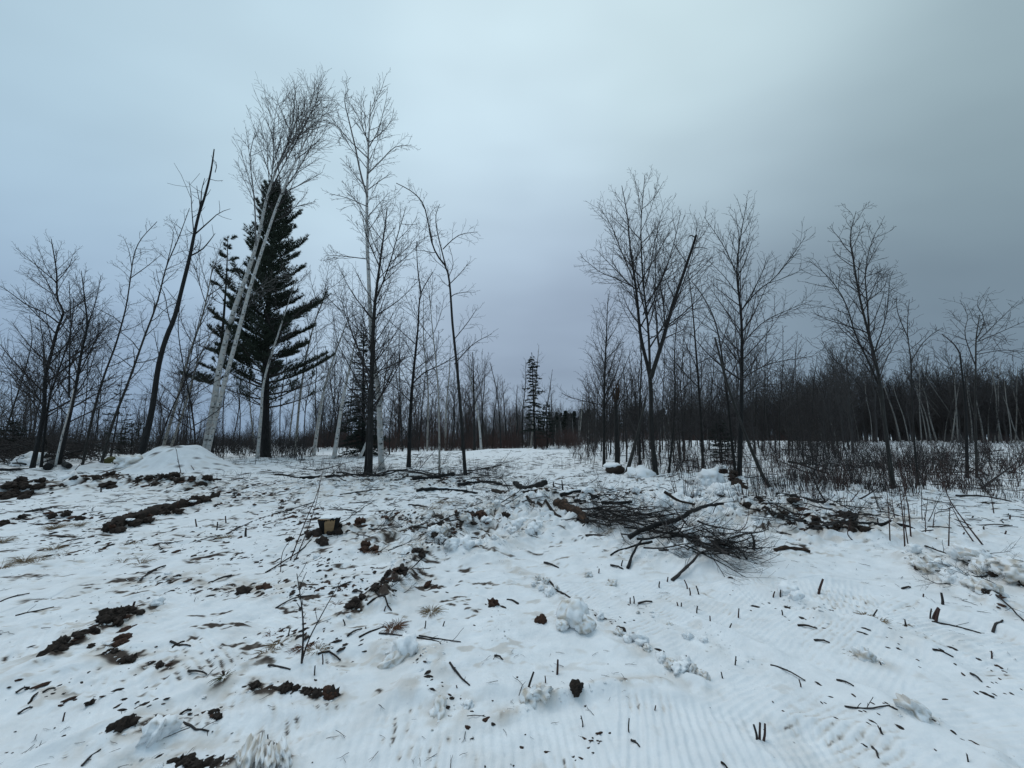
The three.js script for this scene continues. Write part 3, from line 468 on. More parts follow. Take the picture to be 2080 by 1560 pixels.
bareTree('bare_tree', 'large spreading bare tree with root soil heaped at its foot', 'maple', [[1502, 985], [1506, 824], [1506, 652], [1497, 545], [1508, 459], [1517, 412]], {
  w: [15, 1.6], m: M.black, dens: 1.6, first: { t0: 0.3, L: 0.25 }, limbs: [{ p: [[1506, 630], [1540, 590], [1572, 566], [1637, 480]], w: [4.5, 1.2] }, { p: [[1506, 700], [1550, 655], [1600, 630], [1650, 610]], w: [4, 1.2], dz: 0.4 }, { p: [[1506, 770], [1560, 740], [1610, 730], [1660, 722]], w: [4, 1.2], dz: -0.4 }, { p: [[1498, 560], [1470, 500], [1430, 440]], w: [4, 1.2] }, { p: [[1500, 600], [1470, 560], [1440, 530]], w: [3, 1.2] }, { p: [[1506, 800], [1570, 780], [1640, 790]], w: [3, 1.2], dz: 0.6 }] });
bareTree('dead_tree', 'broken-topped stem leaning left, its foot curving out onto the snow', 'snag', [[1582, 1022], [1560, 985], [1525, 910], [1482, 794], [1452, 686]], { d: 8.9, w: [11, 6], m: M.grey, tm: M.twig, dens: 1.2 });
bareTree('bare_tree', 'dark stem leaning left behind the large spreading tree', 'scrub', [[1495, 975], [1485, 880], [1474, 781], [1452, 652], [1420, 590], [1395, 560]], { w: [9, 1.5], dens: 0.9 });
bareTree('bare_tree', 'broad oval-crowned bare tree, tallest at the right', 'crooked', [[1816, 1003], [1797, 858], [1787, 775], [1768, 692], [1747, 608], [1735, 537], [1727, 483], [1739, 429]], {
  w: [15, 1.6], m: M.grey, tm: M.twig, dens: 1.9, first: { t0: 0.35, wig: 0.3, a0: 25, a1: 50, L: 0.18 }, stems: [{ p: [[1785, 783], [1762, 730], [1739, 683], [1714, 608], [1680, 560], [1643, 529]], w: [7, 1.5] }, { p: [[1766, 690], [1762, 620], [1758, 550], [1775, 480], [1790, 455]], w: [6, 1.5] }, { p: [[1775, 720], [1800, 640], [1808, 560]], w: [5, 1.5] }],
  limbs: [{ p: [[1790, 850], [1739, 775], [1700, 735], [1664, 692]], w: [4, 1.2] }, { p: [[1750, 620], [1790, 590], [1806, 545]], w: [3.5, 1.2] }, { p: [[1770, 700], [1720, 660], [1660, 640]], w: [3, 1.2] }] });
bareTree('bare_tree', 'slim round-headed bare tree beside the oval-crowned one', 'crooked', [[1866, 990], [1860, 930], [1854, 858], [1850, 733], [1843, 671], [1847, 608]], { w: [8, 1.6], m: M.dark, dens: 1.9, stems: [{ p: [[1850, 735], [1880, 690], [1915, 665]], w: [4, 1.5] }, { p: [[1846, 690], [1825, 640], [1820, 600]], w: [3.5, 1.5] }] });
bareTree('dead_tree', 'thick black broken trunk with a bare hooked limb, near the right edge', 'crooked', [[1964, 972], [1960, 817], [1952, 740], [1948, 712], [1930, 692], [1914, 679]], { w: [12, 3], m: M.black, dens: 0.7, first: { t0: 0.6 } });
bareTree('bare_tree', 'grey gnarled tree with long limbs reaching out at the right edge', 'crooked', [[1983, 972], [1981, 817], [1982, 740], [1983, 685], [1990, 640]], {
  w: [9, 3], m: M.grey, tm: M.twig, dens: 1.8, limbs: [{ p: [[1983, 695], [2020, 680], [2060, 662], [2100, 645]], w: [4, 1.5] }, { p: [[1984, 720], [2030, 712], [2090, 715]], w: [3.5, 1.2] }, { p: [[1983, 690], [2000, 650], [1985, 620], [1990, 600]], w: [3.5, 1.2] }, { p: [[1980, 740], [1960, 680], [1965, 640], [1950, 610]], w: [4, 1.2] }, { p: [[1988, 690], [2040, 640], [2070, 610]], w: [3.5, 1.2], dz: 0.4 }] });
console.log('hero trees', TRIS);

// ---- conifers
function conifer(name, label, px, o) {
  const R = RNG(o.seed), g = o.d ? null : gp(px[0][0], px[0][1]), z0 = o.d ?? -g.z, s = z0 / FPX, P = stemPoints(px, z0, R, true), bp = P[0].clone(); bp.y += 0.12;
  const t = thing(name, label, 'tree', bp, o.group), q = mkPath(P, o.w * s / 2, 0.012, 0.9), F = new MB(bp), RR = q.R.slice(); RR[0] *= 1.35;
  mesh('trunk', new MB(bp).tube(q.P, RR, 9, 0.8, true).geo(), M.black, t);
  const up = V(0, 1, 0), a = V(), b = V(), c = V(), d = V(), e = V();
  const tuft = (p, dir, len, n, wd) => { // a spray of needle bundles
    for (let k = 0; k < n; k++) {
      d.set(R() - 0.5, R() - 0.5, R() - 0.5).multiplyScalar(o.splay).add(dir); d.y += o.lift; d.normalize(); e.set(R() - 0.5, R() - 0.5, R() - 0.5).cross(d).normalize().multiplyScalar(wd);
      a.copy(p).sub(e); b.copy(p).add(e); const l = len * (0.7 + 0.6 * R()); c.copy(p).addScaledVector(d, l); F.tri(a, b, c);
    }
  };
  let h = o.h0; 
  while (h < 0.985) {
    const nb = o.per + Math.floor(R() * 2), a0 = R() * 6.28;
    for (let k = 0; k < nb; k++) {
      const az = a0 + k / nb * 6.28 + (R() - 0.5) * 0.5, f = onPath(q, clamp(h + (R() - 0.5) * 0.02, 0, 0.99)), side = Math.cos(az);
      let L = o.prof(h, side) * q.len * (0.5 + 0.72 * R()); if (L < 0.12) continue; const live = R() < (o.live ? o.live(h) : 1);
      const D = V(Math.cos(az), lerp(o.rise0, o.rise1, h) + (R() - 0.5) * 0.15, Math.sin(az)).normalize(), Q = [f.p.clone()], n = 6; let cur = f.p.clone();
      for (let m = 0; m < n; m++) { cur = cur.clone().addScaledVector(D, L / n); Q.push(cur); D.y += o.bend / n; D.x += (R() - 0.5) * 0.12; D.z += (R() - 0.5) * 0.12; D.normalize(); }
      const br = mkPath(Q, Math.min(f.r * 0.5, 0.008 + L * 0.012), 0.004), B = new MB(bp); B.tube(br.P, br.R, 4);
      const tw = Math.round(L * o.twigs);
      for (let m = 0; m < tw; m++) {
        const tt = 0.22 + 0.78 * (m + R()) / tw, w = onPath(br, tt), sd = m % 2 ? 1 : -1, ll = Math.min(0.75, L * 0.42) * (1.05 - tt * 0.75) * (0.6 + 0.7 * R());
        const sdir = w.d.clone().cross(up).normalize().multiplyScalar(sd).addScaledVector(w.d, 0.8).add(V(0, o.updraft ?? 0, 0)).add(V(0, (R() - 0.5) * 0.9, 0)).normalize(), e2 = w.p.clone().addScaledVector(sdir, ll);
        B.tube([w.p, e2], [0.005, 0.003], 3);
        if (!live && R() < 0.85) continue;
        const nt = Math.max(2, Math.round(ll / o.gap)); for (let z = 0; z < nt; z++) { const fr = (z + 0.6) / nt; tuft(w.p.clone().lerp(e2, fr), sdir, o.nl, o.nn, o.nw); }
      }
      if (live) for (let m = 0; m < L * 6; m++) { const w = onPath(br, 0.35 + 0.65 * R()); tuft(w.p, w.d, o.nl, o.nn, o.nw); }
      mesh('branch', B.geo(), M.wood2, t);
    }
    h += o.step * (0.8 + 0.4 * R()) * (h > 0.8 ? 0.7 : 1);
  }
  if (o.leader !== 0) tuft(onPath(q, 0.99).p, up, o.nl * 1.4, 14, o.nw);
  const f = mesh('needle_foliage', F.geo(), o.mat, t); f.userData.kind = 'stuff';
  return t;
}
const pineO = { updraft: 0.55, splay: 1.9, lift: 0.4, nl: 0.15, nn: 15, nw: 0.012, gap: 0.12, twigs: 14, mat: M.pine };
conifer('pine_tree', 'large dark green pine behind the leaning double birch', [[540, 930], [539, 830], [540, 749], [545, 613], [552, 504], [559, 378]], { ...pineO, d: 17.6, w: 17, seed: 5, h0: 0.17, per: 4, step: 0.026, rise0: 0.06, rise1: 0.85, bend: 0.5, live: h => sstep(0.2, 0.36, h),
  prof: (h, s) => (0.25 * Math.pow(1 - h, 0.66) * (0.88 + 0.16 * Math.sin(h * 31)) + 0.02) * (s < 0 ? 1.0 : 1.05) });
conifer('pine_tree', 'smaller sparse pine half hidden by the white double birch', [[428, 925], [440, 800], [452, 673], [460, 560], [463, 480]], { ...pineO, d: 18.4, w: 9, seed: 9, h0: 0.3, per: 3, step: 0.07, rise0: -0.05, rise1: 0.5, bend: 0.2, live: h => 0.75,
  prof: h => 0.15 * Math.pow(1 - h, 0.45) * (0.6 + 0.6 * Math.abs(Math.sin(h * 17))) });
const sprO = { splay: 1.1, lift: 0.15, nl: 0.075, nn: 9, nw: 0.012, gap: 0.075, twigs: 13, mat: M.spruce };
conifer('spruce_tree', 'dense narrow dark spruce behind the black two-stemmed tree', [[738, 918], [738, 800], [738, 665]], { ...sprO, d: 18.5, w: 9, seed: 21, h0: 0.05, per: 5, step: 0.027, rise0: -0.15, rise1: 0.35, bend: -0.25, prof: h => 0.19 * Math.pow(1 - h, 0.85) + 0.01 });
conifer('spruce_tree', 'thin ragged spruce standing alone at the open gap', [[1087, 918], [1084, 820], [1080, 718]], { ...sprO, d: 29, w: 5, seed: 23, h0: 0.22, per: 4, step: 0.036, rise0: -0.25, rise1: 0.2, bend: -0.2, nw: 0.02, nl: 0.12, gap: 0.11, prof: h => (0.11 * Math.pow(1 - h, 0.6) + 0.015) * (0.6 + 0.6 * Math.abs(Math.sin(h * 23))) });
conifer('spruce_tree', 'stunted little spruce right of the ragged one', [[1112, 915], [1111, 870], [1110, 818]], { ...sprO, d: 30, w: 4, seed: 25, h0: 0.25, per: 3, step: 0.07, rise0: -0.1, rise1: 0.2, bend: 0.1, nw: 0.02, nl: 0.12, gap: 0.12, prof: h => 0.24 * Math.pow(1 - h, 0.5) });
conifer('spruce_tree', 'young dark spruce half hidden left of the large spreading tree', [[1466, 940], [1464, 890], [1460, 842]], { ...sprO, d: 15, w: 4, seed: 27, h0: 0.06, per: 4, step: 0.05, rise0: -0.1, rise1: 0.35, bend: -0.1, prof: h => 0.33 * Math.pow(1 - h, 0.8) });
conifer('spruce_tree', 'wispy young conifer between the two leaning grey trees', [[228, 905], [240, 840], [248, 765]], { ...sprO, d: 18, w: 3, seed: 29, h0: 0.3, per: 3, step: 0.075, rise0: -0.05, rise1: 0.2, bend: 0.1, twigs: 7, prof: h => 0.2 * Math.pow(1 - h, 0.5), live: () => 0.8 });
conifer('spruce_tree', 'low wispy conifer at the foot of the dark dead trunk', [[268, 912], [268, 890], [268, 858]], { ...sprO, d: 17, w: 3, seed: 31, h0: 0.2, per: 3, step: 0.12, rise0: 0.05, rise1: 0.3, bend: 0.1, twigs: 7, prof: h => 0.5 * Math.pow(1 - h, 0.5) });
conifer('spruce_tree', 'small conifer beyond the slash heap at the left edge', [[28, 905], [28, 880], [28, 855]], { ...sprO, d: 17.5, w: 3, seed: 33, h0: 0.1, per: 4, step: 0.09, rise0: 0.0, rise1: 0.3, bend: 0, prof: h => 0.4 * Math.pow(1 - h, 0.7) });
console.log('conifers', TRIS);

// ---- slim trees farther back: trunk and crown
function slimTree(name, label, u0, v0, u1, v1, d, o = {}) {
  const R = RNG(o.seed ?? Math.round(u0 * 7 + v1)), S = SPEC[o.sp || 'scrub'], S2 = { ...S, tip: o.tip ?? 0.006, lv: S.lv.map((c, k) => ({ ...c, d: c.d * (o.dens ?? 0.75) })) };
  const k = (R() - 0.5) * 0.05 * (v0 - v1), P = stemPoints([[u0, v0], [lerp(u0, u1, 0.35) + k, lerp(v0, v1, 0.35)], [lerp(u0, u1, 0.7) - k * 0.4, lerp(v0, v1, 0.7)], [u1, v1]], d, R, true), bp = P[0].clone(); bp.y += 0.12;
  const t = thing(name, label, 'tree', bp, o.group), q = mkPath(P, Math.max(0.02, (o.w ?? 4) * d / FPX / 2 * slim(u0) * 0.8), S2.tip, 0.6);
  mesh('trunk', new MB(bp).tube(q.P, q.R, 6, 0.8).geo(), o.m || M.dark, t);
  const B = new MB(bp), c = { ...S.first, t0: o.t0 ?? 0.3 }, n = Math.round((o.n ?? 16)); let az = R() * 6;
  for (let i = 0; i < n; i++) { const tt = c.t0 + (0.98 - c.t0) * (i + R()) / n; az += 2.4; const b = child(q, tt, az, { ...c, seg: 5 }, q.len * c.L * (o.spread ?? 1) * c.shape(tt) * (0.6 + 0.7 * R()), R, S2.tip); B.tube(b.P, b.R, 3); grow(B, b, S2, 0, R); }
  mesh('crown', B.geo(), o.tm || M.twig, t).userData.kind = 'stuff';
  return t;
}
// [base u, base v, top u, top v, depth, white?]
const BACK = [
  [455, 905, 470, 640, 24], [470, 905, 500, 700, 26], [486, 905, 480, 720, 27], [520, 905, 500, 660, 28, 1], [570, 905, 585, 650, 25], [585, 905, 610, 720, 28, 1], [618, 905, 640, 690, 27], [648, 905, 640, 640, 26], [665, 905, 690, 660, 29], [690, 905, 660, 700, 30], [705, 905, 725, 690, 27],
  [775, 905, 790, 660, 28, 1], [792, 908, 800, 780, 22], [805, 905, 815, 640, 29], [818, 905, 800, 700, 30], [850, 905, 870, 700, 30], [868, 905, 860, 600, 28, 1], [905, 905, 915, 690, 29, 1], [918, 905, 925, 740, 33], [938, 905, 930, 700, 30], [980, 905, 985, 720, 32], [1000, 905, 1012, 760, 34], [1030, 905, 1020, 770, 36], [1045, 905, 1052, 780, 38], [1062, 905, 1068, 730, 31], [1078, 905, 1095, 700, 31, 1], [1100, 905, 1122, 750, 32], [1125, 905, 1118, 780, 36],
  [1175, 905, 1185, 800, 45, 1], [1198, 905, 1190, 790, 44], [1212, 905, 1215, 760, 30], [1265, 905, 1270, 740, 26], [1290, 905, 1278, 720, 27], [1345, 905, 1350, 700, 25], [1385, 905, 1390, 660, 24], [1398, 905, 1405, 640, 26], [1440, 905, 1450, 700, 25], [1455, 905, 1440, 720, 28], [1530, 905, 1540, 680, 23], [1545, 905, 1560, 650, 22], [1565, 905, 1555, 690, 24], [1585, 940, 1590, 660, 17], [1600, 905, 1620, 680, 24], [1620, 905, 1615, 700, 27], [1640, 905, 1660, 720, 25],
  [1700, 905, 1690, 700, 26], [1730, 905, 1720, 690, 26], [30, 905, 20, 760, 24], [50, 905, 55, 770, 25], [130, 900, 110, 700, 23], [160, 905, 190, 640, 22], [190, 905, 215, 690, 24], [198, 905, 200, 760, 22], [285, 905, 300, 790, 22], [365, 905, 380, 700, 22], [378, 905, 410, 640, 24],
];
BACK.forEach(([u0, v0, u1, v1, d, w], i) => {
  const where = u0 < 400 ? 'behind the leaning trees at the left' : u0 < 730 ? 'behind the pine' : u0 < 1060 ? 'in the thin wood left of the open gap' : u0 < 1215 ? 'beside the open gap' : u0 < 1480 ? 'behind the many-stemmed tree' : 'behind the large spreading tree';
  const look = `${v1 < 665 ? 'tall ' : v1 > 745 ? 'short ' : ''}${u1 > u0 + 14 ? 'right-leaning ' : u1 < u0 - 9 ? 'left-leaning ' : 'upright '}`;
  slimTree(w ? 'birch_tree' : 'bare_tree', w ? `${look}slim white birch ${where}` : `${look}slim dark bare tree ${where}`, u0, v0, u1, v1, d, { w: w ? 5 : 3.6, m: w ? M.paleBirch : M.dark, tm: w ? M.birchTwig : M.greyTwig, n: 17, dens: 0.72, sp: i % 3 ? 'scrub' : 'maple', tip: 0.0055, group: `slim ${w ? 'birches' : 'bare trees'} ${where}` });
});
// white stems at the edge of the dark wood on the right
const WHITE = [[1883, 889, 1862, 785], [1890, 888, 1868, 800], [1902, 888, 1880, 805], [1957, 889, 1890, 765], [1947, 897, 1888, 818], [1950, 885, 1880, 795], [1845, 884, 1820, 800], [1942, 880, 1940, 768], [1974, 896, 1966, 790], [1983, 898, 1970, 792], [2019, 900, 2030, 756], [2029, 902, 2024, 808], [2055, 904, 2044, 800], [2072, 898, 2046, 830], [1998, 898, 1985, 820], [2008, 900, 2015, 770],
  [1668, 880, 1652, 815], [1712, 872, 1703, 808], [1700, 882, 1670, 810], [1770, 886, 1760, 800], [1828, 884, 1800, 790], [1915, 886, 1935, 820], [2062, 902, 2066, 770], [2080, 905, 2060, 780], [1870, 886, 1868, 770], [1930, 890, 1945, 800], [2036, 902, 2020, 775], [1745, 886, 1728, 810], [1800, 886, 1786, 815]];
WHITE.forEach(([u0, v0, u1, v1], i) => slimTree('birch_tree', u1 < u0 - 30 ? 'white birch stem slanting steeply left at the edge of the dark wood' : u0 < 1780 ? 'thin white birch stem before the dark wood, behind the oval-crowned tree' : u1 > u0 + 5 ? 'white birch stem tilting right at the edge of the dark wood' : `white birch stem standing before the dark wood, ${u0 < 1900 ? 'left of the broken black trunk' : u0 < 1960 ? 'just left of the broken black trunk' : u0 < 2005 ? 'right behind the gnarled grey tree' : u0 < 2050 ? 'right of the gnarled grey tree' : 'at the right edge'}`, u0, v0, u1 + (u1 - u0) * 0.35, v1 - 26, 28.4 + (i % 6) * 0.8, { w: u0 < 1780 ? 2.6 : 3.8 + (i % 3) * 0.9, m: M.greyBirch, tm: M.twig, n: 14, dens: 0.7, t0: 0.3, tip: 0.009, group: 'white birches at the edge of the dark wood' }));
const MIDWHITE = [[1012, 905, 1008, 850], [1022, 904, 1026, 848], [1040, 905, 1036, 845], [1046, 905, 1050, 850], [1052, 904, 1048, 855], [1130, 905, 1128, 862], [1142, 904, 1138, 855], [1165, 904, 1163, 850], [1172, 905, 1178, 840], [1195, 904, 1196, 845], [1208, 904, 1210, 850], [1345, 904, 1340, 852], [1352, 906, 1347, 846], [1362, 905, 1358, 850], [1372, 904, 1370, 856], [900, 904, 902, 850], [925, 904, 918, 845], [985, 904, 980, 850]];
MIDWHITE.forEach(([u0, v0, u1, v1], i) => slimTree('birch_tree', u0 < 1100 ? 'thin white birch stem at the back of the clearing, left of the ragged spruce' : u0 < 1250 ? 'thin white birch stem far back in the open gap' : 'thin white birch stem far back behind the many-stemmed tree', u0, v0, u1, v1, 40 + (i % 4), { w: 2.6, m: M.greyBirch, tm: M.greyTwig, n: 9, dens: 0.5, t0: 0.4, tip: 0.009, group: 'thin white birches at the back of the clearing' }));
console.log('slim trees', TRIS);

// ---- far woods and undergrowth: masses that nobody could count
function protoTree(seed, h, nb, sp, tip, spread = 1) {
  const R = RNG(seed), S = { ...SPEC[sp], tip }, P = []; for (let k = 0; k <= 6; k++) P.push(V((R() - 0.5) * 0.12 * k, h * k / 6 - 0.2, (R() - 0.5) * 0.12 * k));
  const q = mkPath(P, h * 0.011, tip, 0.8), B = new MB(); B.tube(q.P, q.R, 5); let az = R() * 6;
  for (let i = 0; i < nb; i++) { const t = 0.12 + 0.87 * (i + R()) / nb; az += 2.4; const c = { ...S.first, seg: 4 }, b = child(q, t, az, c, h * c.L * spread * c.shape(t) * (0.6 + 0.7 * R()), R, tip); B.tube(b.P, b.R, 3); grow(B, b, { ...S, lv: S.lv.map(c => ({ ...c, d: c.d * 0.55, seg: 2 })) }, 0, R); }
  return B.geo();
}
function scatter(name, label, geos, mat, n, seed, place, category = 'wood') {
  const R = RNG(seed), g = new THREE.Group(), lists = geos.map(() => []), m4 = new THREE.Matrix4(), qq = new THREE.Quaternion(), up = V(0, 1, 0);
  for (let i = 0; i < n; i++) { const p = place(R, i); if (!p) continue; const [x, z, s, sy = 1, tilt = 0, dy = 0, yaw, sx = 1] = p; qq.setFromEuler(new THREE.Euler((R() - 0.5) * tilt, yaw ?? R() * 6.28, (R() - 0.5) * tilt)); lists[i % geos.length].push(new THREE.Matrix4().compose(V(x, H(x, z) + dy, z), qq, V(s * sx, s * sy, s))); }
  lists.forEach((l, k) => { if (!l.length) return; const im = new THREE.InstancedMesh(geos[k], Array.isArray(mat) ? mat[k % mat.length] : mat, l.length); l.forEach((m, j) => im.setMatrixAt(j, m)); im.castShadow = im.receiveShadow = true; im.name = numbered(name); scene.add(im); tag(im, label, category, null, 'stuff'); });
}
const PT = [protoTree(1, 7, 30, 'maple', 0.011), protoTree(2, 6.5, 34, 'scrub', 0.011), protoTree(3, 7.5, 28, 'birch', 0.011, 1.3)];
const uvx = (u, d) => (u - 1040) / FPX * d * 1.0;
scatter('bare_wood', 'dense dark bare wood closing off the right side', PT, [M.twig, M.wood2, M.greyTwig], 800, 51, R => { const u = 1600 + R() * 640, d = 29.5 + Math.pow(R(), 0.8) * 23, t = sstep(1560, 1800, u); return [uvx(u, d), -d, (0.5 + 0.5 * R()) * lerp(0.75, 1.0, t), 1, 0.14]; });
scatter('bare_wood', 'dark bare wood along the back of the clearing at the right', PT, M.twig, 330, 52, R => { const u = 1380 + R() * 330, d = 44 + R() * 22; return [uvx(u, d), -d, 0.55 + 0.4 * R(), 1, 0.1]; });
scatter('bare_wood', 'low dark bare wood far behind the open gap', PT, M.greyTwig, 420, 53, R => { const u = 960 + R() * 520, d = 92 + R() * 40; return [uvx(u, d), -d, 0.75 + 0.45 * R(), 1, 0.1]; });
scatter('bare_wood', 'thin bare wood behind the pine and the crooked tree', PT, [M.greyTwig, M.redTwig, M.greyTwig], 190, 54, R => { const u = 640 + R() * 460, d = 36 + R() * 22; return [uvx(u, d), -d, (0.5 + 0.75 * R() * R()) * (u > 1000 ? 0.7 : 1), 1, 0.12]; });
scatter('bare_wood', 'sparse bare scrub behind the leaning trees at the left', PT, M.greyTwig, 60, 55, R => { const u = -120 + R() * 560, d = 24 + R() * 20; return [uvx(u, d), -d, (0.25 + 0.4 * R()) * (u < 110 ? 1.35 : 1), 1, 0.2]; });
scatter('bare_wood', 'distant strip of wood low on the left horizon', PT, M.greyTwig, 900, 56, R => { const u = -250 + R() * 1050, d = 230 + R() * 60; return [uvx(u, d), -d, 1.25 + 0.5 * R(), 1, 0.05]; });
{ const R = RNG(91), B = new MB(), n = 9; B.tube([V(0, -0.2, 0), V(0, 7, 0)], [0.1, 0.02], 5);     // far evergreen
  for (let i = 0; i < 420; i++) { const h = 1.2 + 5.8 * R(), r = (7.2 - h) * 0.27 * Math.sqrt(R()), a = R() * 6.28, p = V(Math.cos(a) * r, h, Math.sin(a) * r), e = V(R() - 0.5, (R() - 0.5) * 0.4, R() - 0.5).multiplyScalar(0.7); B.tri(p.clone().add(e), p.clone().sub(e), p.clone().add(V(Math.cos(a) * 0.4, 0.1 + 0.2 * R(), Math.sin(a) * 0.4))); }
  const far = B.geo();
  scatter('evergreen_wood', 'dark evergreens among the far trees behind the open gap', [far], M.spruce, 90, 57, R => { const u = 1110 + Math.pow(R(), 1.1) * 420, d = 96 + R() * 25; return [uvx(u, d), -d, 0.72 + 0.45 * R(), 1, 0.05]; });
}
function clump(seed, n, h, sp, wig, tip, side) { // upright stems with side twigs
  const R = RNG(seed), B = new MB();
  for (let i = 0; i < n; i++) { const a = R() * 6.28, r = R() * sp, D = V((R() - 0.5) * wig, 1, (R() - 0.5) * wig).normalize(), P = [V(Math.cos(a) * r, -0.05, Math.sin(a) * r)], hh = h * (0.45 + 0.65 * R()); for (let k = 0; k < 5; k++) { P.push(P[k].clone().addScaledVector(D, hh / 5)); D.x += (R() - 0.5) * 0.22; D.z += (R() - 0.5) * 0.22; D.normalize(); }
    const q = mkPath(P, tip * 2.2, tip * 0.7); B.tube(q.P, q.R, 3); for (let k = 0; k < side; k++) { const b = child(q, 0.25 + 0.7 * R(), R() * 6.28, { a0: 25, a1: 60, seg: 3, wig: 0.3, up: 0.2, k: 0.01 }, hh * (0.15 + 0.3 * R()), R, tip * 0.6); B.tube(b.P, b.R, 3); } }
  return B.geo();
}
const BR0 = 0;
const BR = [clump(11, 9, 1.3, 0.35, 0.5, 0.004, 5), clump(12, 7, 1.1, 0.3, 0.8, 0.004, 6), clump(13, 6, 1.6, 0.3, 0.35, 0.0045, 5)], ST = [clump(14, 3, 0.6, 0.12, 0.4, 0.003, 2), clump(15, 2, 0.5, 0.1, 0.6, 0.003, 1), clump(16, 4, 0.45, 0.16, 0.5, 0.003, 1)];
const pick = (R, u0, u1, v0, v1, pw = 1) => hit(u0 + R() * (u1 - u0), v0 + Math.pow(R(), pw) * (v1 - v0));
scatter('undergrowth', 'bare brush and saplings at the foot of the right-hand trees', BR, [M.twig, M.caneRed, M.twig], 360, 61, R => { const u = 1160 + R() * 960, v = 908 + Math.pow(R(), 1.2) * 70; if (u < 1290 && v > 945) return null; const [x, z] = hit(u, v); return [x, z, 0.35 + 0.75 * R(), 0.85, 0.6]; }, 'brush');
scatter('undergrowth', 'tangle of dark brush before the dark wood on the right', BR, [M.twig, M.twig, M.wood2], 330, 62, R => { const u = 1560 + R() * 460, v = 903 + R() * 56; const [x, z] = hit(u, v); if (noise(x * 0.5, z * 0.5 + 3) < -0.25 + 0.3 * R()) return null; return [x, z, 0.35 + 1.1 * R() * R(), 0.75, 1.5]; }, 'brush');
scatter('undergrowth', 'reddish brush along the back of the clearing', BR, [M.redTwig, M.caneRed, M.wood2], 700, 63, R => { const u = 620 + R() * 560, d = 27 + R() * 22; return [uvx(u, d), -d, 0.8 + 0.8 * R(), 1, 0.3]; }, 'brush');
scatter('undergrowth', 'dark brown brush band hiding the horizon behind the pine', BR, [M.redTwig, M.wood2, M.twig], 560, 68, R => { const u = 420 + R() * 690, d = 30 + R() * 16; return [uvx(u, d), -d, 0.8 + 1.0 * R() * R(), 0.95, 0.4]; }, 'brush');
scatter('bare_wood', 'thin saplings standing behind the left birches', PT, [M.greyTwig, M.twig, M.wood2], 95, 69, R => { const u = -80 + R() * 800, d = 21 + R() * 16; return [uvx(u, d), -d, 0.25 + 0.5 * R() * R() * R(), 1.2, 0.2]; });
scatter('bare_wood', 'thin saplings among the right-hand trees', PT, [M.twig, M.wood2, M.greyTwig], 130, 70, R => { const u = 1180 + R() * 560, d = 14 + R() * 18; return [uvx(u, d), -d, 0.22 + 0.38 * R(), 1.25, 0.15]; });
scatter('undergrowth', 'dark brush behind the leaning trees on the left', BR, [M.twig, M.wood2], 420, 64, R => { const u = -100 + R() * 740, d = 16 + R() * 14; return [uvx(u, d), -d, 0.55 + 0.8 * R(), 0.9, 0.5]; }, 'brush');
scatter('undergrowth', 'brown brush strip at the far side of the open gap', BR, [M.redTwig, M.wood2], 700, 65, R => { const u = 1080 + R() * 560, d = 42 + R() * 20; return [uvx(u, d), -d, 0.9 + 0.7 * R(), 0.8, 0.3]; }, 'brush');
const tri2 = R => (R() + R() + R()) / 1.5 - 1;
scatter('dry_stems', 'thin dry stems poking through the snow in the middle distance', ST, [M.twig, M.caneRed, M.wood2], 2100, 66, R => { const [x, z] = hit(830 + tri2(R) * 480, 955 + tri2(R) * 48); if (z < -40 || noise(x * 0.5, z * 0.5) < -0.1 + 0.3 * R()) return null; return [x, z, 0.2 + 0.75 * R() * R(), 0.9, 0.9]; }, 'dry stems');
scatter('dry_stems', 'thin dry stems poking through the snow on the right', ST, [M.twig, M.wood2, M.caneRed], 2300, 67, R => { const [x, z] = hit(1780 + tri2(R) * 580, 995 + tri2(R) * 85); if (z < -40 || noise(x * 0.6 + 4, z * 0.6) < -0.2 + 0.3 * R()) return null; return [x, z, 0.25 + 1.2 * R() * R(), 1.1, 0.6]; }, 'dry stems');
console.log('woods', TRIS);

// ---------------------------------------------------------------- things lying on the snow
const lumpGeo = (seed, detail, rough, flat = 1, dirty = null) => {
  const g = new THREE.IcosahedronGeometry(1, detail), p = g.attributes.position, v = V(), col = [], R = RNG(seed), ox = R() * 50, seen = new Map();
  for (let i = 0; i < p.count; i++) {
    v.fromBufferAttribute(p, i); const k = `${v.x.toFixed(3)},${v.y.toFixed(3)},${v.z.toFixed(3)}`; let w = seen.get(k);
    if (!w) {
      const n = fbm(v.x * 1.3 + ox, v.y * 1.3 + v.z * 1.7, 3) + 0.6 * noise(v.z * 2.3 + ox, v.x * 2.1 - v.y * 1.3), m = noise(v.x * 5 + ox, v.z * 5 + v.y * 4);
      const q = v.clone().multiplyScalar(1 + rough * n + rough * 0.35 * m); q.y *= flat; w = [q, fbm(v.x * 2 + ox + 9, v.z * 2 - v.y * 2.4, 3)]; seen.set(k, w);
    }
    p.setXYZ(i, w[0].x, w[0].y, w[0].z);
    if (dirty !== null) { const d = clamp(sstep(-0.1, 0.5, w[1] + dirty)), e = sstep(0.5, 0.7, w[1] + dirty * 0.7); col.push(lerp(lerp(0.85, 0.42, d * 0.8), 0.06, e), lerp(lerp(0.865, 0.36, d * 0.82), 0.045, e), lerp(lerp(0.88, 0.30, d * 0.86), 0.03, e)); }
  }
  if (dirty !== null) g.setAttribute('color', new THREE.Float32BufferAttribute(col, 3));
  const idxd = smooth(g); TRIS += idxd.index.count / 3; return idxd;
};
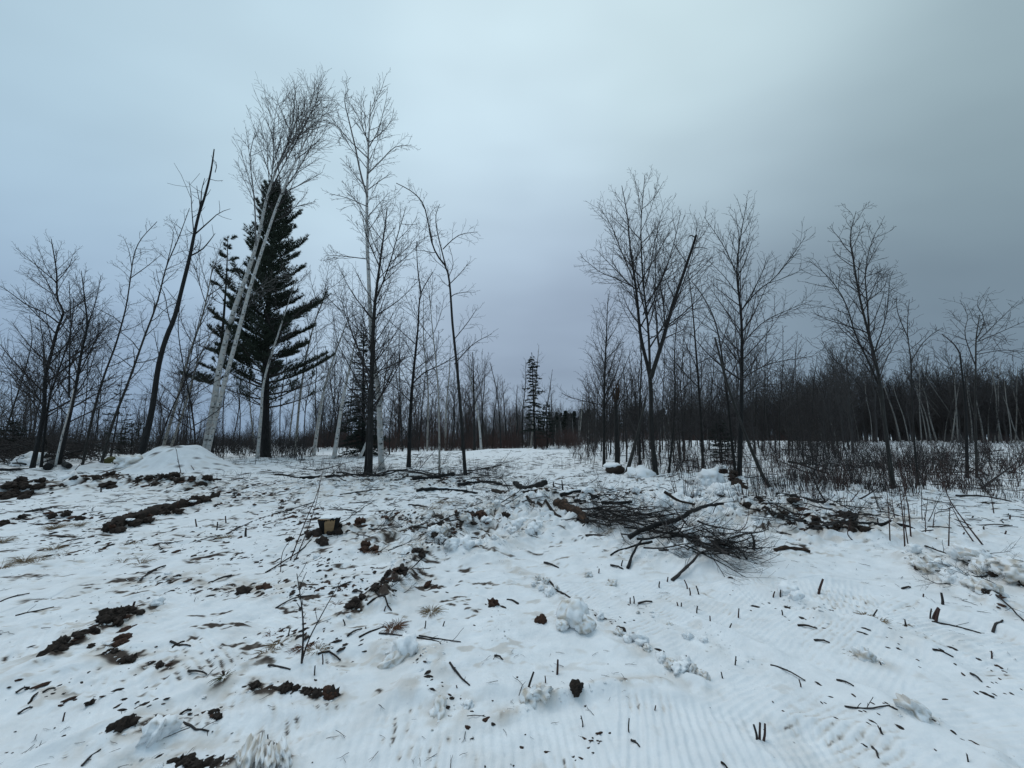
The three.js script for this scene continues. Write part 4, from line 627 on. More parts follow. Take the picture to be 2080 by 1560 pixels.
function smooth(g) { // share corners so that lumps shade softly
  const p = g.attributes.position, c = g.attributes.color, map = new Map(), P = [], C = [], U = [], I = [];
  for (let i = 0; i < p.count; i++) { const k = `${p.getX(i).toFixed(4)},${p.getY(i).toFixed(4)},${p.getZ(i).toFixed(4)}`; let j = map.get(k); if (j === undefined) { j = P.length / 3; map.set(k, j); P.push(p.getX(i), p.getY(i), p.getZ(i)); U.push(p.getX(i) * 0.5 + p.getY(i) * 0.3, p.getZ(i) * 0.5); if (c) C.push(c.getX(i), c.getY(i), c.getZ(i)); } I.push(j); }
  const o = new THREE.BufferGeometry(); o.setAttribute('position', new THREE.Float32BufferAttribute(P, 3)); o.setAttribute('uv', new THREE.Float32BufferAttribute(U, 2)); if (c) o.setAttribute('color', new THREE.Float32BufferAttribute(C, 3)); o.setIndex(I); o.computeVertexNormals(); return o;
}
const CLOD = [1, 2, 3, 4, 5, 6, 7].map(k => lumpGeo(300 + k, 3, 0.95, 0.8)), CRUMB = [1, 2, 3].map(k => lumpGeo(320 + k, 1, 0.7, 0.6));
const LUMP = [1, 2, 3, 4].map(k => lumpGeo(340 + k, 3, 0.85, 0.8, -0.25)), DIRTY = [1, 2, 3, 4].map(k => lumpGeo(360 + k, 3, 0.9, 0.8, 0.2));
// named spots to say where a small thing lies
const SPOTS = [[665, 1075, 'near the cut stump'], [330, 1045, 'near the soil-covered log'], [1170, 1262, 'near the large snow chunk'], [1350, 1110, 'at the brush pile'], [620, 1280, 'around the two crossing saplings'], [335, 950, 'on the snow mound'], [1950, 1190, 'by the dirty snow ridge on the right'], [1100, 1480, 'on the ribbed track at the bottom'], [190, 1300, 'along the soil row at lower left'], [820, 1190, 'by the root tangle in the middle'], [100, 1000, 'on the soil bank at the left'], [480, 1540, 'by the ice ribs at the bottom left'],
  [1660, 1080, 'in the churned soil right of the brush pile'], [1080, 1030, 'among the fallen logs'], [880, 1080, 'in the churned snow in the middle'], [1780, 1260, 'on the open track at right'], [1550, 1330, 'on the smooth snow at lower right'], [1900, 1450, 'in the lower right corner'], [90, 1430, 'in the lower left corner'], [60, 1120, 'on the grassy snow at the left edge'], [760, 1270, 'around the rusty root tuft'], [860, 1400, 'on the stained snow at the bottom'], [440, 1190, 'on the tracks in the left middle'], [1750, 1020, 'under the right-hand trees'], [800, 965, 'at the foot of the middle trees'], [590, 1400, 'along the short soil row at lower left']];
const spot = (u, v) => { let b = 1e9, s = ''; for (const [a, c, t] of SPOTS) { const d = Math.hypot(u - a, (v - c) * 1.6); if (d < b) { b = d; s = t; } } return s; };
const part = (u, v) => { let b = 1e9, s = ''; for (const [a, c] of SPOTS) { const d = Math.hypot(u - a, (v - c) * 1.6); if (d < b) { b = d; s = `${u < a - 55 ? 'far left' : u < a - 15 ? 'left' : u > a + 55 ? 'far right' : u > a + 15 ? 'right' : 'central'} ${v < c - 14 ? 'back' : v > c + 14 ? 'front' : 'middle'}`; } } return s; };
const third = (t, n) => n[Math.min(n.length - 1, Math.floor(clamp(t) * n.length))];
const proj = p => { const d = p.clone(); d.y -= EYE; const f = d.y * SP - d.z * CP, y = d.y * CP + d.z * SP; return [1040 + d.x / f * FPX, 780 - y / f * FPX]; };

// soil clods: rows and patches; the largest are things, the crumbs one mass
const clods = [];
function clodRow(px, n, ju, jv, s0, s1, seed, mat = M.soil, sq = 1) {
  const R = RNG(seed); for (let i = 0; i < n; i++) {
    const f = R() * (px.length - 1), k = Math.min(px.length - 2, Math.floor(f)), t = f - k, u = lerp(px[k][0], px[k + 1][0], t) + tri2(R) * ju, v = lerp(px[k][1], px[k + 1][1], t) + tri2(R) * jv, [x, z] = hit(u, v), s = s0 + (s1 - s0) * Math.pow(R(), 2.2);
    clods.push({ u, v, x, z, s, e: [0.8 + 0.6 * R() * sq, 0.75 + 0.55 * R(), 0.7 + 0.5 * R()], a: R() * 6.28, m: mat, g: Math.floor(R() * 7) });
  }
}
clodRow([[85, 1345], [150, 1312], [215, 1268], [282, 1245]], 95, 15, 8, 0.008, 0.042, 401); clodRow([[185, 1318], [260, 1338], [345, 1350]], 22, 12, 6, 0.01, 0.035, 402); clodRow([[262, 1262], [250, 1295], [240, 1312]], 4, 6, 4, 0.03, 0.06, 403, M.redSoil);
clodRow([[495, 1395], [590, 1402], [680, 1412]], 26, 6, 6, 0.01, 0.038, 404); clodRow([[668, 1402], [672, 1418]], 2, 2, 2, 0.03, 0.04, 405, M.redSoil); clodRow([[225, 1488], [268, 1476]], 9, 5, 4, 0.015, 0.04, 406); clodRow([[300, 1520], [370, 1535], [445, 1550]], 16, 8, 8, 0.01, 0.035, 407);
clodRow([[785, 1222], [828, 1155], [885, 1110], [1000, 1066]], 170, 26, 13, 0.008, 0.045, 408); clodRow([[700, 1250], [770, 1215], [840, 1180]], 34, 26, 10, 0.01, 0.04, 409); clodRow([[870, 1190], [890, 1200]], 5, 8, 6, 0.02, 0.035, 410, M.redSoil);
clodRow([[-20, 1008], [110, 992], [230, 975], [330, 990], [420, 985]], 420, 50, 14, 0.012, 0.085, 411); clodRow([[180, 975], [225, 990]], 70, 34, 10, 0.03, 0.11, 412); clodRow([[0, 1012], [60, 1006]], 70, 34, 8, 0.02, 0.1, 413);
clodRow([[790, 1050], [880, 1085], [990, 1070]], 300, 80, 24, 0.008, 0.05, 414); clodRow([[930, 1062], [985, 1078]], 14, 14, 8, 0.03, 0.09, 415, M.redSoil); clodRow([[700, 1085], [780, 1060]], 20, 16, 8, 0.02, 0.08, 416, M.redSoil); clodRow([[740, 1115], [770, 1125]], 8, 10, 8, 0.02, 0.06, 417, M.redSoil);
clodRow([[1540, 1040], [1640, 1075], [1760, 1090]], 260, 65, 24, 0.01, 0.06, 418); clodRow([[1710, 1060], [1740, 1085]], 10, 14, 10, 0.05, 0.12, 419); clodRow([[1960, 1150], [2030, 1175], [2100, 1200]], 120, 18, 12, 0.015, 0.07, 420); clodRow([[1860, 1150], [1950, 1195], [2040, 1238]], 40, 14, 14, 0.012, 0.045, 421);
clodRow([[1000, 1225], [1000, 1232], [1060, 1228]], 8, 22, 8, 0.01, 0.02, 422, M.redSoil); clodRow([[1000, 1229], [1001, 1230]], 1, 1, 1, 0.045, 0.046, 423, M.redSoil); clodRow([[1099, 1266], [1100, 1267]], 1, 1, 1, 0.05, 0.051, 424, M.redSoil); clodRow([[1170, 1408], [1172, 1410]], 2, 2, 1, 0.035, 0.04, 425); clodRow([[495, 1206], [496, 1207]], 1, 1, 1, 0.05, 0.051, 426); clodRow([[537, 1195], [538, 1196]], 1, 1, 1, 0.05, 0.051, 427, M.redSoil);
clodRow([[1120, 1195], [1200, 1245], [1300, 1300], [1400, 1380]], 40, 20, 10, 0.006, 0.018, 428); clodRow([[630, 1095], [655, 1105], [690, 1080]], 14, 12, 6, 0.03, 0.08, 429); clodRow([[590, 1110], [640, 1085]], 8, 16, 8, 0.02, 0.05, 430); clodRow([[640, 1060], [520, 1000], [400, 1000]], 280, 110, 30, 0.008, 0.05, 431);
clodRow([[1210, 1010], [1400, 1030], [1560, 1050]], 240, 80, 26, 0.008, 0.045, 432); clodRow([[1490, 985], [1505, 1010]], 46, 12, 11, 0.03, 0.11, 433); clodRow([[1000, 1010], [1120, 1040], [1210, 1040]], 160, 70, 20, 0.008, 0.045, 434); clodRow([[720, 968], [820, 972], [940, 985]], 260, 110, 16, 0.012, 0.06, 435);
clodRow([[20, 1090], [200, 1110], [420, 1090], [560, 1060]], 220, 90, 40, 0.006, 0.032, 446); clodRow([[400, 1120], [560, 1140], [700, 1140]], 130, 80, 30, 0.005, 0.028, 447); clodRow([[400, 1040], [480, 1020]], 18, 30, 10, 0.015, 0.06, 436); clodRow([[30, 1060], [200, 1045]], 70, 80, 16, 0.01, 0.06, 437); clodRow([[300, 1180], [560, 1210], [680, 1170]], 170, 100, 28, 0.004, 0.024, 438); clodRow([[40, 1400], [260, 1420], [420, 1460]], 40, 120, 40, 0.006, 0.022, 439);
clodRow([[560, 1280], [640, 1290], [720, 1330]], 44, 50, 24, 0.006, 0.024, 440); clodRow([[600, 1170], [700, 1200], [760, 1160]], 50, 50, 20, 0.008, 0.03, 441); clodRow([[1500, 1200], [1700, 1260], [1950, 1330], [2050, 1400]], 50, 90, 50, 0.006, 0.02, 442); clodRow([[830, 1330], [900, 1420], [1000, 1470]], 30, 40, 20, 0.005, 0.018, 443); clodRow([[1600, 1400], [1900, 1500]], 24, 150, 50, 0.005, 0.016, 444); clodRow([[1240, 1470], [1180, 1520], [1060, 1500]], 16, 50, 20, 0.005, 0.014, 445);
{
  for (const c of clods) c.k = c.s / -c.z; clods.sort((a, b) => b.k - a.k);
  const big = clods.slice(0, 285), rest = clods.slice(285), e = new THREE.Euler(), lists = [[], [], []];
  for (const c of big) {
    const m = mesh('soil_clod', CLOD[c.g], c.m); m.position.set(c.x, H(c.x, c.z) + c.s * 0.18, c.z); m.rotation.set(0.2 * Math.sin(c.a * 3), c.a, 0.2 * Math.cos(c.a * 5)); m.scale.set(c.s * c.e[0], c.s * c.e[1], c.s * c.e[2]);
    const w = c.s > 0.09 ? 'large' : c.k > 0.012 ? 'chunky' : 'small', s = spot(c.u, c.v); tag(m, `${w} ${c.m === M.redSoil ? 'reddish' : 'dark'} soil clod ${s}, ${part(c.u, c.v)}`, 'soil clod', `soil clods ${s}`);
  }
  rest.forEach((c, i) => lists[i % 3].push(new THREE.Matrix4().compose(V(c.x, H(c.x, c.z) + c.s * 0.02, c.z), new THREE.Quaternion().setFromEuler(new THREE.Euler(0, laneDir(c.x, c.z) + (c.a - 3.14) * 0.22, 0)), V(c.s * c.e[0] * (1 + c.e[2] * 0.7), c.s * c.e[1] * 0.7, c.s * c.e[2] * 0.8))));
  lists.forEach((l, k) => { const im = new THREE.InstancedMesh(CRUMB[k], k === 1 ? M.redSoil : M.soil, l.length); l.forEach((m, j) => im.setMatrixAt(j, m)); im.castShadow = im.receiveShadow = true; im.name = numbered('soil_crumbs'); scene.add(im); tag(im, 'small crumbs of soil strewn over the snow', 'soil', null, 'stuff'); });
}
// crumbs and bark flakes pressed in along the tracks
scatter('soil_crumbs', 'tiny flecks of soil and bark pressed into the snow', CRUMB, [M.soil, M.redSoil, M.soil], 5200, 71, R => {
  const z = -1.6 - 9 * Math.pow(R(), 0.8), x = (R() - 0.5) * 2.5 * -z; const n = fbm(x * 0.7 + 2, z * 0.7, 3) + (x < 0 ? 0.12 : -0.12); if (n < -0.05 + 0.45 * R() || (z > -4.6 && R() < 0.5)) return null; return [x, z, 0.003 + 0.015 * R() * R() * R() + (z < -6 ? 0.008 * R() : 0), 0.5, 0.3, 0.001, laneDir(x, z) + (R() - 0.5) * 0.7 + (R() < 0.3 ? 1.57 : 0), 1 + 2.4 * R() * R()];
}, 'soil');

// snow chunks
function lump(label, u, v, s, o = {}) {
  const R = RNG(Math.round(u * 31 + v)), [x, z] = hit(u, v), m = mesh('snow_chunk', (o.dirty ? DIRTY : LUMP)[Math.floor(R() * 4)], M.lump);
  m.position.set(x, H(x, z) + s * (o.sit ?? 0.35), z); m.rotation.set(R() * 0.6, R() * 6.28, R() * 0.6); m.scale.set(s * (0.85 + 0.5 * R()), s * (0.75 + 0.35 * R()), s * (0.8 + 0.4 * R())); return tag(m, label, 'snow chunk', o.group);
}
{ const t = thing('snow_chunk', 'largest lump of dirty snow, alone on the smooth snow', 'snow chunk', gp(1168, 1275));
  const a = mesh('lump', lumpGeo(501, 4, 0.5, 0.85, 0.02), M.lump, t); a.scale.set(0.13, 0.13, 0.11); a.position.set(0, 0.07, -0.03); const b = mesh('lump', lumpGeo(502, 4, 0.5, 0.9, 0.16), M.lump, t); b.scale.set(0.085, 0.075, 0.08); b.position.set(0.065, 0.03, 0.06); const c = mesh('lump', lumpGeo(503, 3, 0.5, 0.8, 0.05), M.lump, t); c.scale.setScalar(0.05); c.position.set(-0.11, 0.02, 0.05); }
for (const [u, v, s, d] of [[1084, 1191, 0.028], [1099, 1199, 0.03], [1093, 1181, 0.034, 1], [1108, 1187, 0.04, 1], [1117, 1208, 0.05], [1130, 1195, 0.03, 1], [1218, 1258, 0.04], [1258, 1291, 0.045, 1], [1279, 1301, 0.04], [1301, 1309, 0.055], [1315, 1325, 0.03, 1], [1345, 1345, 0.035], [1362, 1356, 0.035, 1], [1378, 1362, 0.05], [1394, 1352, 0.05], [1405, 1362, 0.035, 1], [1397, 1293, 0.035], [1430, 1302, 0.03], [1243, 1186, 0.045, 1], [1196, 1166, 0.04, 1], [1428, 1372, 0.03, 1]])
  lump(`${d ? 'brown-stained' : 'white'} ball of snow in the row ${v < 1230 ? 'above' : 'below'} the largest snow chunk`, u, v, s, { dirty: d, group: 'snow balls along the tracks' });
for (const [u, v, s, d, l] of [[892, 1440, 0.045, 1, 'stained lump of snow on the bare snow at the bottom, the left of two'], [950, 1428, 0.035, 0, 'stained lump of snow on the bare snow at the bottom, the right of two'], [318, 1230, 0.05, 0, 'pale lump of snow beside the tracks, above the soil row'], [322, 1492, 0.07, 0, 'pale lump of snow with a bark shard leaning on it'], [1100, 1412, 0.06, 1, 'low crumbly lump of brown snow on the bottom ridge'], [1075, 1418, 0.05, 1, 'crumbly brown snow at the left end of the bottom ridge'], [640, 1090, 0.08, 0, 'snow lump left of the cut stump'], [645, 1130, 0.05, 0, 'snow lump in front of the cut stump'], [135, 988, 0.26, 0, 'large pale snow slab on the soil bank at the left'], [262, 965, 0.3, 1, 'rounded stained snow block below the mound'], [50, 945, 0.35, 0, 'snow-covered hump beside the slash heap'],
  [1755, 1335, 0.06, 1, 'stained snow lump on the open track at right'], [1860, 1455, 0.06, 1, 'long stained lump of snow near the right bottom corner'], [1600, 1210, 0.07, 0, 'snow lump pushed up beside the open track'], [1618, 1222, 0.05, 0, 'smaller snow lump beside the open track'], [825, 1330, 0.10, 0, 'melted snow hump under the rusty root tuft'], [795, 1345, 0.07, 1, 'stained edge of the melted snow hump']]) lump(l, u, v, s, { dirty: d, sit: 0.1 });
for (const [u, v, s] of [[1050, 1085, 0.09], [1065, 1078, 0.08], [1082, 1092, 0.07], [1075, 1098, 0.06], [1040, 1092, 0.06], [1092, 1084, 0.06]]) lump('rounded white snow block in the cluster left of the brush pile', u, v, s, { group: 'snow blocks left of the brush pile' });
for (const [u, v, s] of [[920, 1130, 0.09], [945, 1128, 0.11], [965, 1122, 0.1], [980, 1112, 0.08], [1005, 1118, 0.06], [895, 1118, 0.07]]) lump('white snow block pushed up at the bend of the middle bank', u, v, s, { group: 'snow blocks at the middle bank' });
for (const [u, v, s] of [[1395, 1114, 0.1], [1398, 1132, 0.1], [1430, 1126, 0.09], [1372, 1132, 0.08], [1435, 1140, 0.07], [1350, 1080, 0.09], [1460, 1095, 0.07], [1300, 1072, 0.08], [1470, 1120, 0.08]]) lump('white snow lump caught among the branches of the brush pile', u, v, s, { group: 'snow lumps in the brush pile', sit: 0.55 });
{ const R = RNG(88);
  const rnd = (u0, du, v0, dv, s0, ds, name) => { const a = R(), b = R(), s = s0 + ds * R() * R(); return [`${s > s0 + ds * 0.35 ? 'big' : s < s0 + ds * 0.06 ? 'small' : 'middling'} ${name}, ${third(a, ['far left', 'left', 'centre', 'right', 'far right'])} ${third(b, ['back', 'middle', 'front'])}`, u0 + a * du, v0 + b * dv, s]; };
  for (let i = 0; i < 34; i++) lump(...rnd(1010, 260, 1000, 60, 0.04, 0.1, 'snow lump thrown up among the fallen logs'), { group: 'snow lumps among the fallen logs', dirty: R() < 0.2 });
  for (let i = 0; i < 34; i++) lump(...rnd(1290, 270, 1000, 60, 0.05, 0.11, 'snow lump in the churned snow behind the brush pile'), { group: 'snow lumps behind the brush pile', dirty: R() < 0.15 });
  for (let i = 0; i < 30; i++) { const t = R(); lump(`${i % 2 ? 'grey' : 'brownish'} dirty snow lump in the crumbled ridge, ${third(t, ['upper end', 'upper part', 'middle', 'lower part', 'lower end'])}`, lerp(1855, 2035, t) + tri2(R) * 18, lerp(1145, 1235, t) + tri2(R) * 14, 0.03 + 0.06 * R(), { dirty: R() < 0.6, group: 'lumps of the dirty snow ridge', sit: 0.3 }); }
  for (let i = 0; i < 22; i++) { const t = R(); lump(`dirty snow lump on the soil ridge at the right edge, ${third(t, ['left end', 'left part', 'middle', 'right part', 'cut by the edge'])}`, lerp(1950, 2090, t) + tri2(R) * 14, lerp(1148, 1198, t) + tri2(R) * 10, 0.04 + 0.07 * R(), { dirty: R() < 0.75, group: 'lumps of the soil ridge', sit: 0.35 }); }
  for (let i = 0; i < 26; i++) { const t = R(); lump(`snow lump mixed with soil in the middle bank, ${third(t, ['lower left end', 'left part', 'middle', 'right part', 'upper right end'])}`, lerp(790, 1000, t) + tri2(R) * 30, lerp(1150, 1065, t) + tri2(R) * 24, 0.025 + 0.06 * R(), { dirty: R() < 0.5, group: 'lumps of the middle bank' }); }
}
scatter('snow_crumbs', 'small crumbs of snow thrown up over the churned ground', LUMP.slice(0, 2).concat(DIRTY[0]), M.lump, 3400, 73, R => { const a = R() < 0.6 ? ZONES[Math.floor(R() * ZONES.length)] : null; let x, z; if (a) { x = a.x + tri2(R) * a.rx; z = a.z + tri2(R) * a.rz; } else { const b = BERMS[Math.floor(R() * BERMS.length)], k = Math.floor(R() * (b.P.length - 1)), t = R(); x = lerp(b.P[k][0], b.P[k + 1][0], t) + tri2(R) * b.w * 1.6; z = lerp(b.P[k][1], b.P[k + 1][1], t) + tri2(R) * b.w * 1.6; } const far = clamp(-z / 6, 0.3, 1); return [x, z, (0.008 + 0.04 * R() * R() * R()) * far, 0.45 + 0.4 * R(), 1, -0.002, R() * 6.28, 0.8 + 0.9 * R()]; }, 'snow');
// ice ribs squeezed up between the cleats at the bottom left
[[505, 1545, 0.05, 0.16], [528, 1545, 0.035, 0.14], [548, 1552, 0.035, 0.13], [575, 1550, 0.05, 0.12], [490, 1556, 0.03, 0.1]].forEach(([u, v, w, l], i) => {
  const [x, z] = hit(u, v), m = mesh('ice_rib', DIRTY[i % 4], M.lump); m.position.set(x, H(x, z) + 0.02, z); m.rotation.set(0.15, 0.35 + 0.1 * i, 0.25); m.scale.set(w * 0.6, w, l * 0.7);
  tag(m, i === 0 ? 'tallest rib of dirty ice at the bottom left edge' : 'low rib of dirty ice at the bottom left edge', 'ice rib', 'ice ribs at the bottom edge');
});

// sticks, canes and logs traced one by one
function stick(name, label, px, w, o = {}) {
  const R = RNG(Math.round(px[0][0] * 17 + px[0][1] * 3)), P = px.map(([u, v], k) => { const q = hit(u, v); return V(q[0], H(q[0], q[1]), q[1]); }), z0 = -P[0].z, r = w * z0 / FPX / 2;
  P.forEach((p, k) => { p.y += r * 0.55 + (o.lift ? o.lift[Math.min(k, o.lift.length - 1)] : 0); });
  if (P.length === 2) { const m = P[0].clone().lerp(P[1], 0.5); m.x += (R() - 0.5) * 0.08 * P[0].distanceTo(P[1]); m.y += 0.01; P.splice(1, 0, m); }
  const L = P[0].distanceTo(P[P.length - 1]), Q = new THREE.CatmullRomCurve3(P).getSpacedPoints(Math.max(5, Math.min(24, Math.round(L / 0.06)))), n = Q.length;
  const RR = Q.map((_, k) => r * lerp(1, o.taper ?? 0.6, k / (n - 1)) * (1 + (o.knob ?? 0.16) * (R() - 0.5)));
  Q.forEach((p, k) => { if (k && k < n - 1) { p.x += (R() - 0.5) * r * 0.7; p.z += (R() - 0.5) * r * 0.7; p.y += (R() - 0.5) * r * 0.4; } });
  Q.forEach((p, k) => { p.y = Math.max(p.y, H(p.x, p.z) + RR[k] * 0.45); });
  const bp = Q[0].clone();
  const B = new MB(bp); B.tube(Q, RR, w > 6 ? 9 : 6, 2.2, true);
  const q = { P: Q, R: RR, L: Q.map((p, k) => k / (n - 1) * L), len: L };
  for (let k = 0; k < (o.twigs ?? 0); k++) { const c = child(q, 0.2 + 0.8 * R(), R() * 6.28, { a0: 25, a1: 60, seg: 4, wig: 0.3, up: 0, k: 0.012 }, L * (0.12 + 0.25 * R()), R, Math.max(0.0016, r * 0.15)); B.tube(c.P, c.R, 3); }
  if (!o.parts) { const m = mesh(name, B.geo(), o.m || M.wood2); m.position.copy(bp); return tag(m, label, o.cat || 'stick', o.group); }
  const t = thing(name, label, o.cat || 'log', bp, o.group); mesh('stem', B.geo(), o.m || M.dark, t); o.parts(t, Q, RR, bp); return t;
}
const STICKS = [[[31, 1251], [70, 1243], [109, 1236]], [[0, 1222], [30, 1213], [59, 1209]], [[346, 1304], [366, 1308], [387, 1314]], [[350, 1311], [375, 1301]], [[382, 1365], [420, 1370]], [[33, 1402], [61, 1393]], [[59, 1424], [77, 1406]], [[38, 1442], [67, 1433]], [[87, 1404], [113, 1396]], [[367, 1445], [390, 1433]], [[367, 1465], [395, 1474], [425, 1478]], [[167, 1550], [185, 1532], [205, 1519]],
  [[729, 1300], [755, 1290], [779, 1279]], [[705, 1297], [735, 1286]], [[769, 1293], [800, 1292], [831, 1295]], [[836, 1295], [885, 1306], [895, 1319]], [[851, 1291], [890, 1298], [936, 1305]], [[913, 1361], [935, 1380], [954, 1398]], [[645, 1334], [667, 1328], [692, 1336]], [[545, 1350], [565, 1355], [590, 1357]], [[687, 1193], [713, 1183]], [[747, 1198], [768, 1192]], [[720, 1200], [738, 1203]], [[756, 1216], [775, 1235], [800, 1228]], [[745, 1240], [770, 1232], [795, 1245]],
  [[1005, 1334], [1021, 1342]], [[1131, 1199], [1150, 1206], [1166, 1216]], [[1115, 1180], [1130, 1197]], [[1296, 1224], [1325, 1224]], [[1282, 1490], [1299, 1505]], [[1465, 1544], [1483, 1562]], [[1583, 1191], [1600, 1190], [1615, 1192]], [[1654, 1300], [1685, 1303]], [[1893, 1259], [1940, 1265], [1990, 1275]], [[1987, 1212], [2030, 1235], [2090, 1272]], [[2015, 1274], [2037, 1261]], [[1833, 1200], [1850, 1197]], [[1971, 1362], [1993, 1377]], [[1770, 1500], [1778, 1512], [1783, 1526]], [[1620, 1268], [1660, 1276]], [[1715, 1430], [1760, 1440], [1810, 1448]], [[1565, 1350], [1635, 1375]], [[1895, 1320], [1935, 1326]], [[1700, 1385], [1735, 1400]],
  [[1053, 1225], [1030, 1216]], [[300, 1168], [336, 1152]], [[285, 1180], [318, 1162]], [[460, 1085], [520, 1055], [640, 1020]], [[210, 1115], [232, 1107]], [[50, 1042], [105, 1033]], [[560, 1235], [600, 1215], [640, 1205]], [[540, 1160], [610, 1120], [760, 1020]], [[470, 1168], [430, 1182]], [[1240, 1150], [1266, 1156]], [[1190, 1100], [1230, 1096]], [[1105, 1142], [1135, 1150]], [[1910, 1160], [1960, 1172]], [[1880, 1115], [1940, 1150], [1990, 1160]], [[1500, 1040], [1560, 1030]], [[830, 1030], [870, 1045]], [[690, 1010], [780, 1000]]];
STICKS.forEach((p, i) => { const [u, v] = p[0], L = Math.hypot(p[p.length - 1][0] - u, p[p.length - 1][1] - v); stick('fallen_stick', `${L > 75 ? 'long thin' : L > 38 ? 'thin' : 'short'} dark stick lying on the snow ${spot(u, v)}`, p, L > 60 ? 3.2 : 4.2, { group: `sticks lying ${spot(u, v)}`, twigs: L > 50 ? 3 : 1, m: i % 3 ? M.wood2 : M.brown }); });
// logs and thick branches
const LOG = (label, px, w, o = {}) => stick('log', label, px, w, { cat: 'log', m: M.dark, knob: 0.35, ...o });
const snowOn = (a, b, k = 0.8) => (t, Q, RR, bp) => { const n = Q.length, S = Q.slice(Math.floor(n * a), Math.ceil(n * b)), o = RR.slice(Math.floor(n * a), Math.ceil(n * b)); if (S.length > 2) mesh('snow_cover', new MB(bp).tube(S.map((p, i) => p.clone().add(V(0, o[i] * 0.55, 0))), o.map((r, i) => r * k * (i === 0 || i === o.length - 1 ? 0.25 : 1)), 7, 2, true).geo(), M.cap, t); };
LOG('long straight pole lying across the churned snow left of the brush pile', [[1000, 1005], [1054, 1028], [1139, 1066]], 7, { lift: [0.05, 0.04, 0], m: M.brown });
LOG('short reddish broken log with torn bark, behind the long pole', [[1048, 1013], [1080, 1017], [1117, 1025]], 11, { lift: [0.03], m: M.rot, taper: 0.9, parts: snowOn(0.1, 0.6) });
LOG('dark forked log behind the reddish broken log', [[1045, 988], [1071, 1001], [1110, 997]], 9, { lift: [0.02, 0.05, 0.12], m: M.black, taper: 1.1 });
LOG('dark branch with snow on it, behind the brush pile\'s left end', [[1140, 1034], [1180, 1030], [1229, 1037], [1276, 1048]], 8, { lift: [0.04], m: M.black, taper: 0.4, parts: snowOn(0.05, 0.4) });
LOG('thick reddish rotten log at the left end of the brush pile', [[1133, 1050], [1160, 1062], [1194, 1078]], 20, { lift: [0.03, 0.02, 0], m: M.rot, taper: 0.7, knob: 0.5 });
LOG('dark log lying on top of the left end of the brush pile', [[1223, 1056], [1255, 1062], [1286, 1066]], 8, { lift: [0.14], m: M.black, taper: 0.7, parts: snowOn(0.3, 0.8) });
LOG('low dark log lying in the snow above the middle bank', [[846, 1003], [896, 998], [970, 1006]], 7, { m: M.black, parts: snowOn(0.3, 0.7), taper: 0.5, twigs: 3 });
LOG('dark log lying at the foot of the middle trees', [[838, 980], [880, 975], [922, 972]], 9, { m: M.black, taper: 0.9 });
LOG('long dark fallen branch left of the two-stemmed tree', [[608, 978], [690, 971], [765, 967]], 7, { m: M.black, taper: 0.5, twigs: 5 });
LOG('thin curved fallen branch right of the two-stemmed tree', [[765, 966], [810, 957], [850, 965], [905, 972], [960, 962]], 5, { m: M.wood2, twigs: 6, taper: 0.4 });
LOG('dark log at the right end of the middle litter', [[930, 990], [990, 985], [1020, 990]], 7, { m: M.black, twigs: 3 });
LOG('heavy curved branch lying across the brush pile', [[1278, 1112], [1325, 1107], [1375, 1099], [1425, 1084], [1472, 1070]], 10, { lift: [0.08, 0.14, 0.16, 0.17, 0.18], m: M.black, taper: 0.6, twigs: 4 });
LOG('curved branch arching over the snow in front of the brush pile', [[1365, 1178], [1400, 1162], [1430, 1154], [1478, 1152]], 6, { lift: [0, 0.06, 0.1, 0.12], m: M.wood2, twigs: 4 });
LOG('short curved stick jutting from the front of the brush pile', [[1275, 1156], [1288, 1138], [1306, 1128]], 6, { lift: [0, 0.05, 0.08], m: M.black });
LOG('straight stick pointing left out of the brush pile', [[1326, 1122], [1285, 1126], [1240, 1130]], 5, { lift: [0.08, 0.05, 0.0] });
LOG('pale-backed stick on the top of the brush pile', [[1352, 1055], [1380, 1058], [1414, 1061]], 6, { lift: [0.18, 0.16, 0.1], m: M.brown });
LOG('flat brown slab of bark beside the standing broken stick', [[1575, 1128], [1610, 1126], [1646, 1128]], 9, { m: M.rot, taper: 0.8, knob: 0.5 });
LOG('mossy dark log at the right of the churned soil', [[1736, 1080], [1789, 1078], [1860, 1088]], 11, { m: M.black, taper: 0.45, knob: 0.5, twigs: 2 });
LOG('dark branch running out from the foot of the leaning broken stem', [[1580, 1022], [1640, 1034], [1700, 1050]], 7, { m: M.black, taper: 0.5, twigs: 5 });
LOG('thin pole lying on the snow near the right edge', [[1945, 1021], [2000, 1020], [2056, 1025]], 4, { m: M.wood2 });
LOG('dark fallen log below the snow mound', [[235, 952], [275, 948], [322, 952]], 11, { m: M.black, knob: 0.5, twigs: 8, taper: 0.7 });
LOG('straight dark pole at the foot of the slash heap, left edge', [[-20, 957], [40, 956], [88, 958]], 6, { m: M.black });
LOG('dark root end lying on the soil bank', [[95, 962], [115, 952], [138, 960]], 14, { m: M.black, knob: 0.6, lift: [0.05, 0.2, 0.05] });
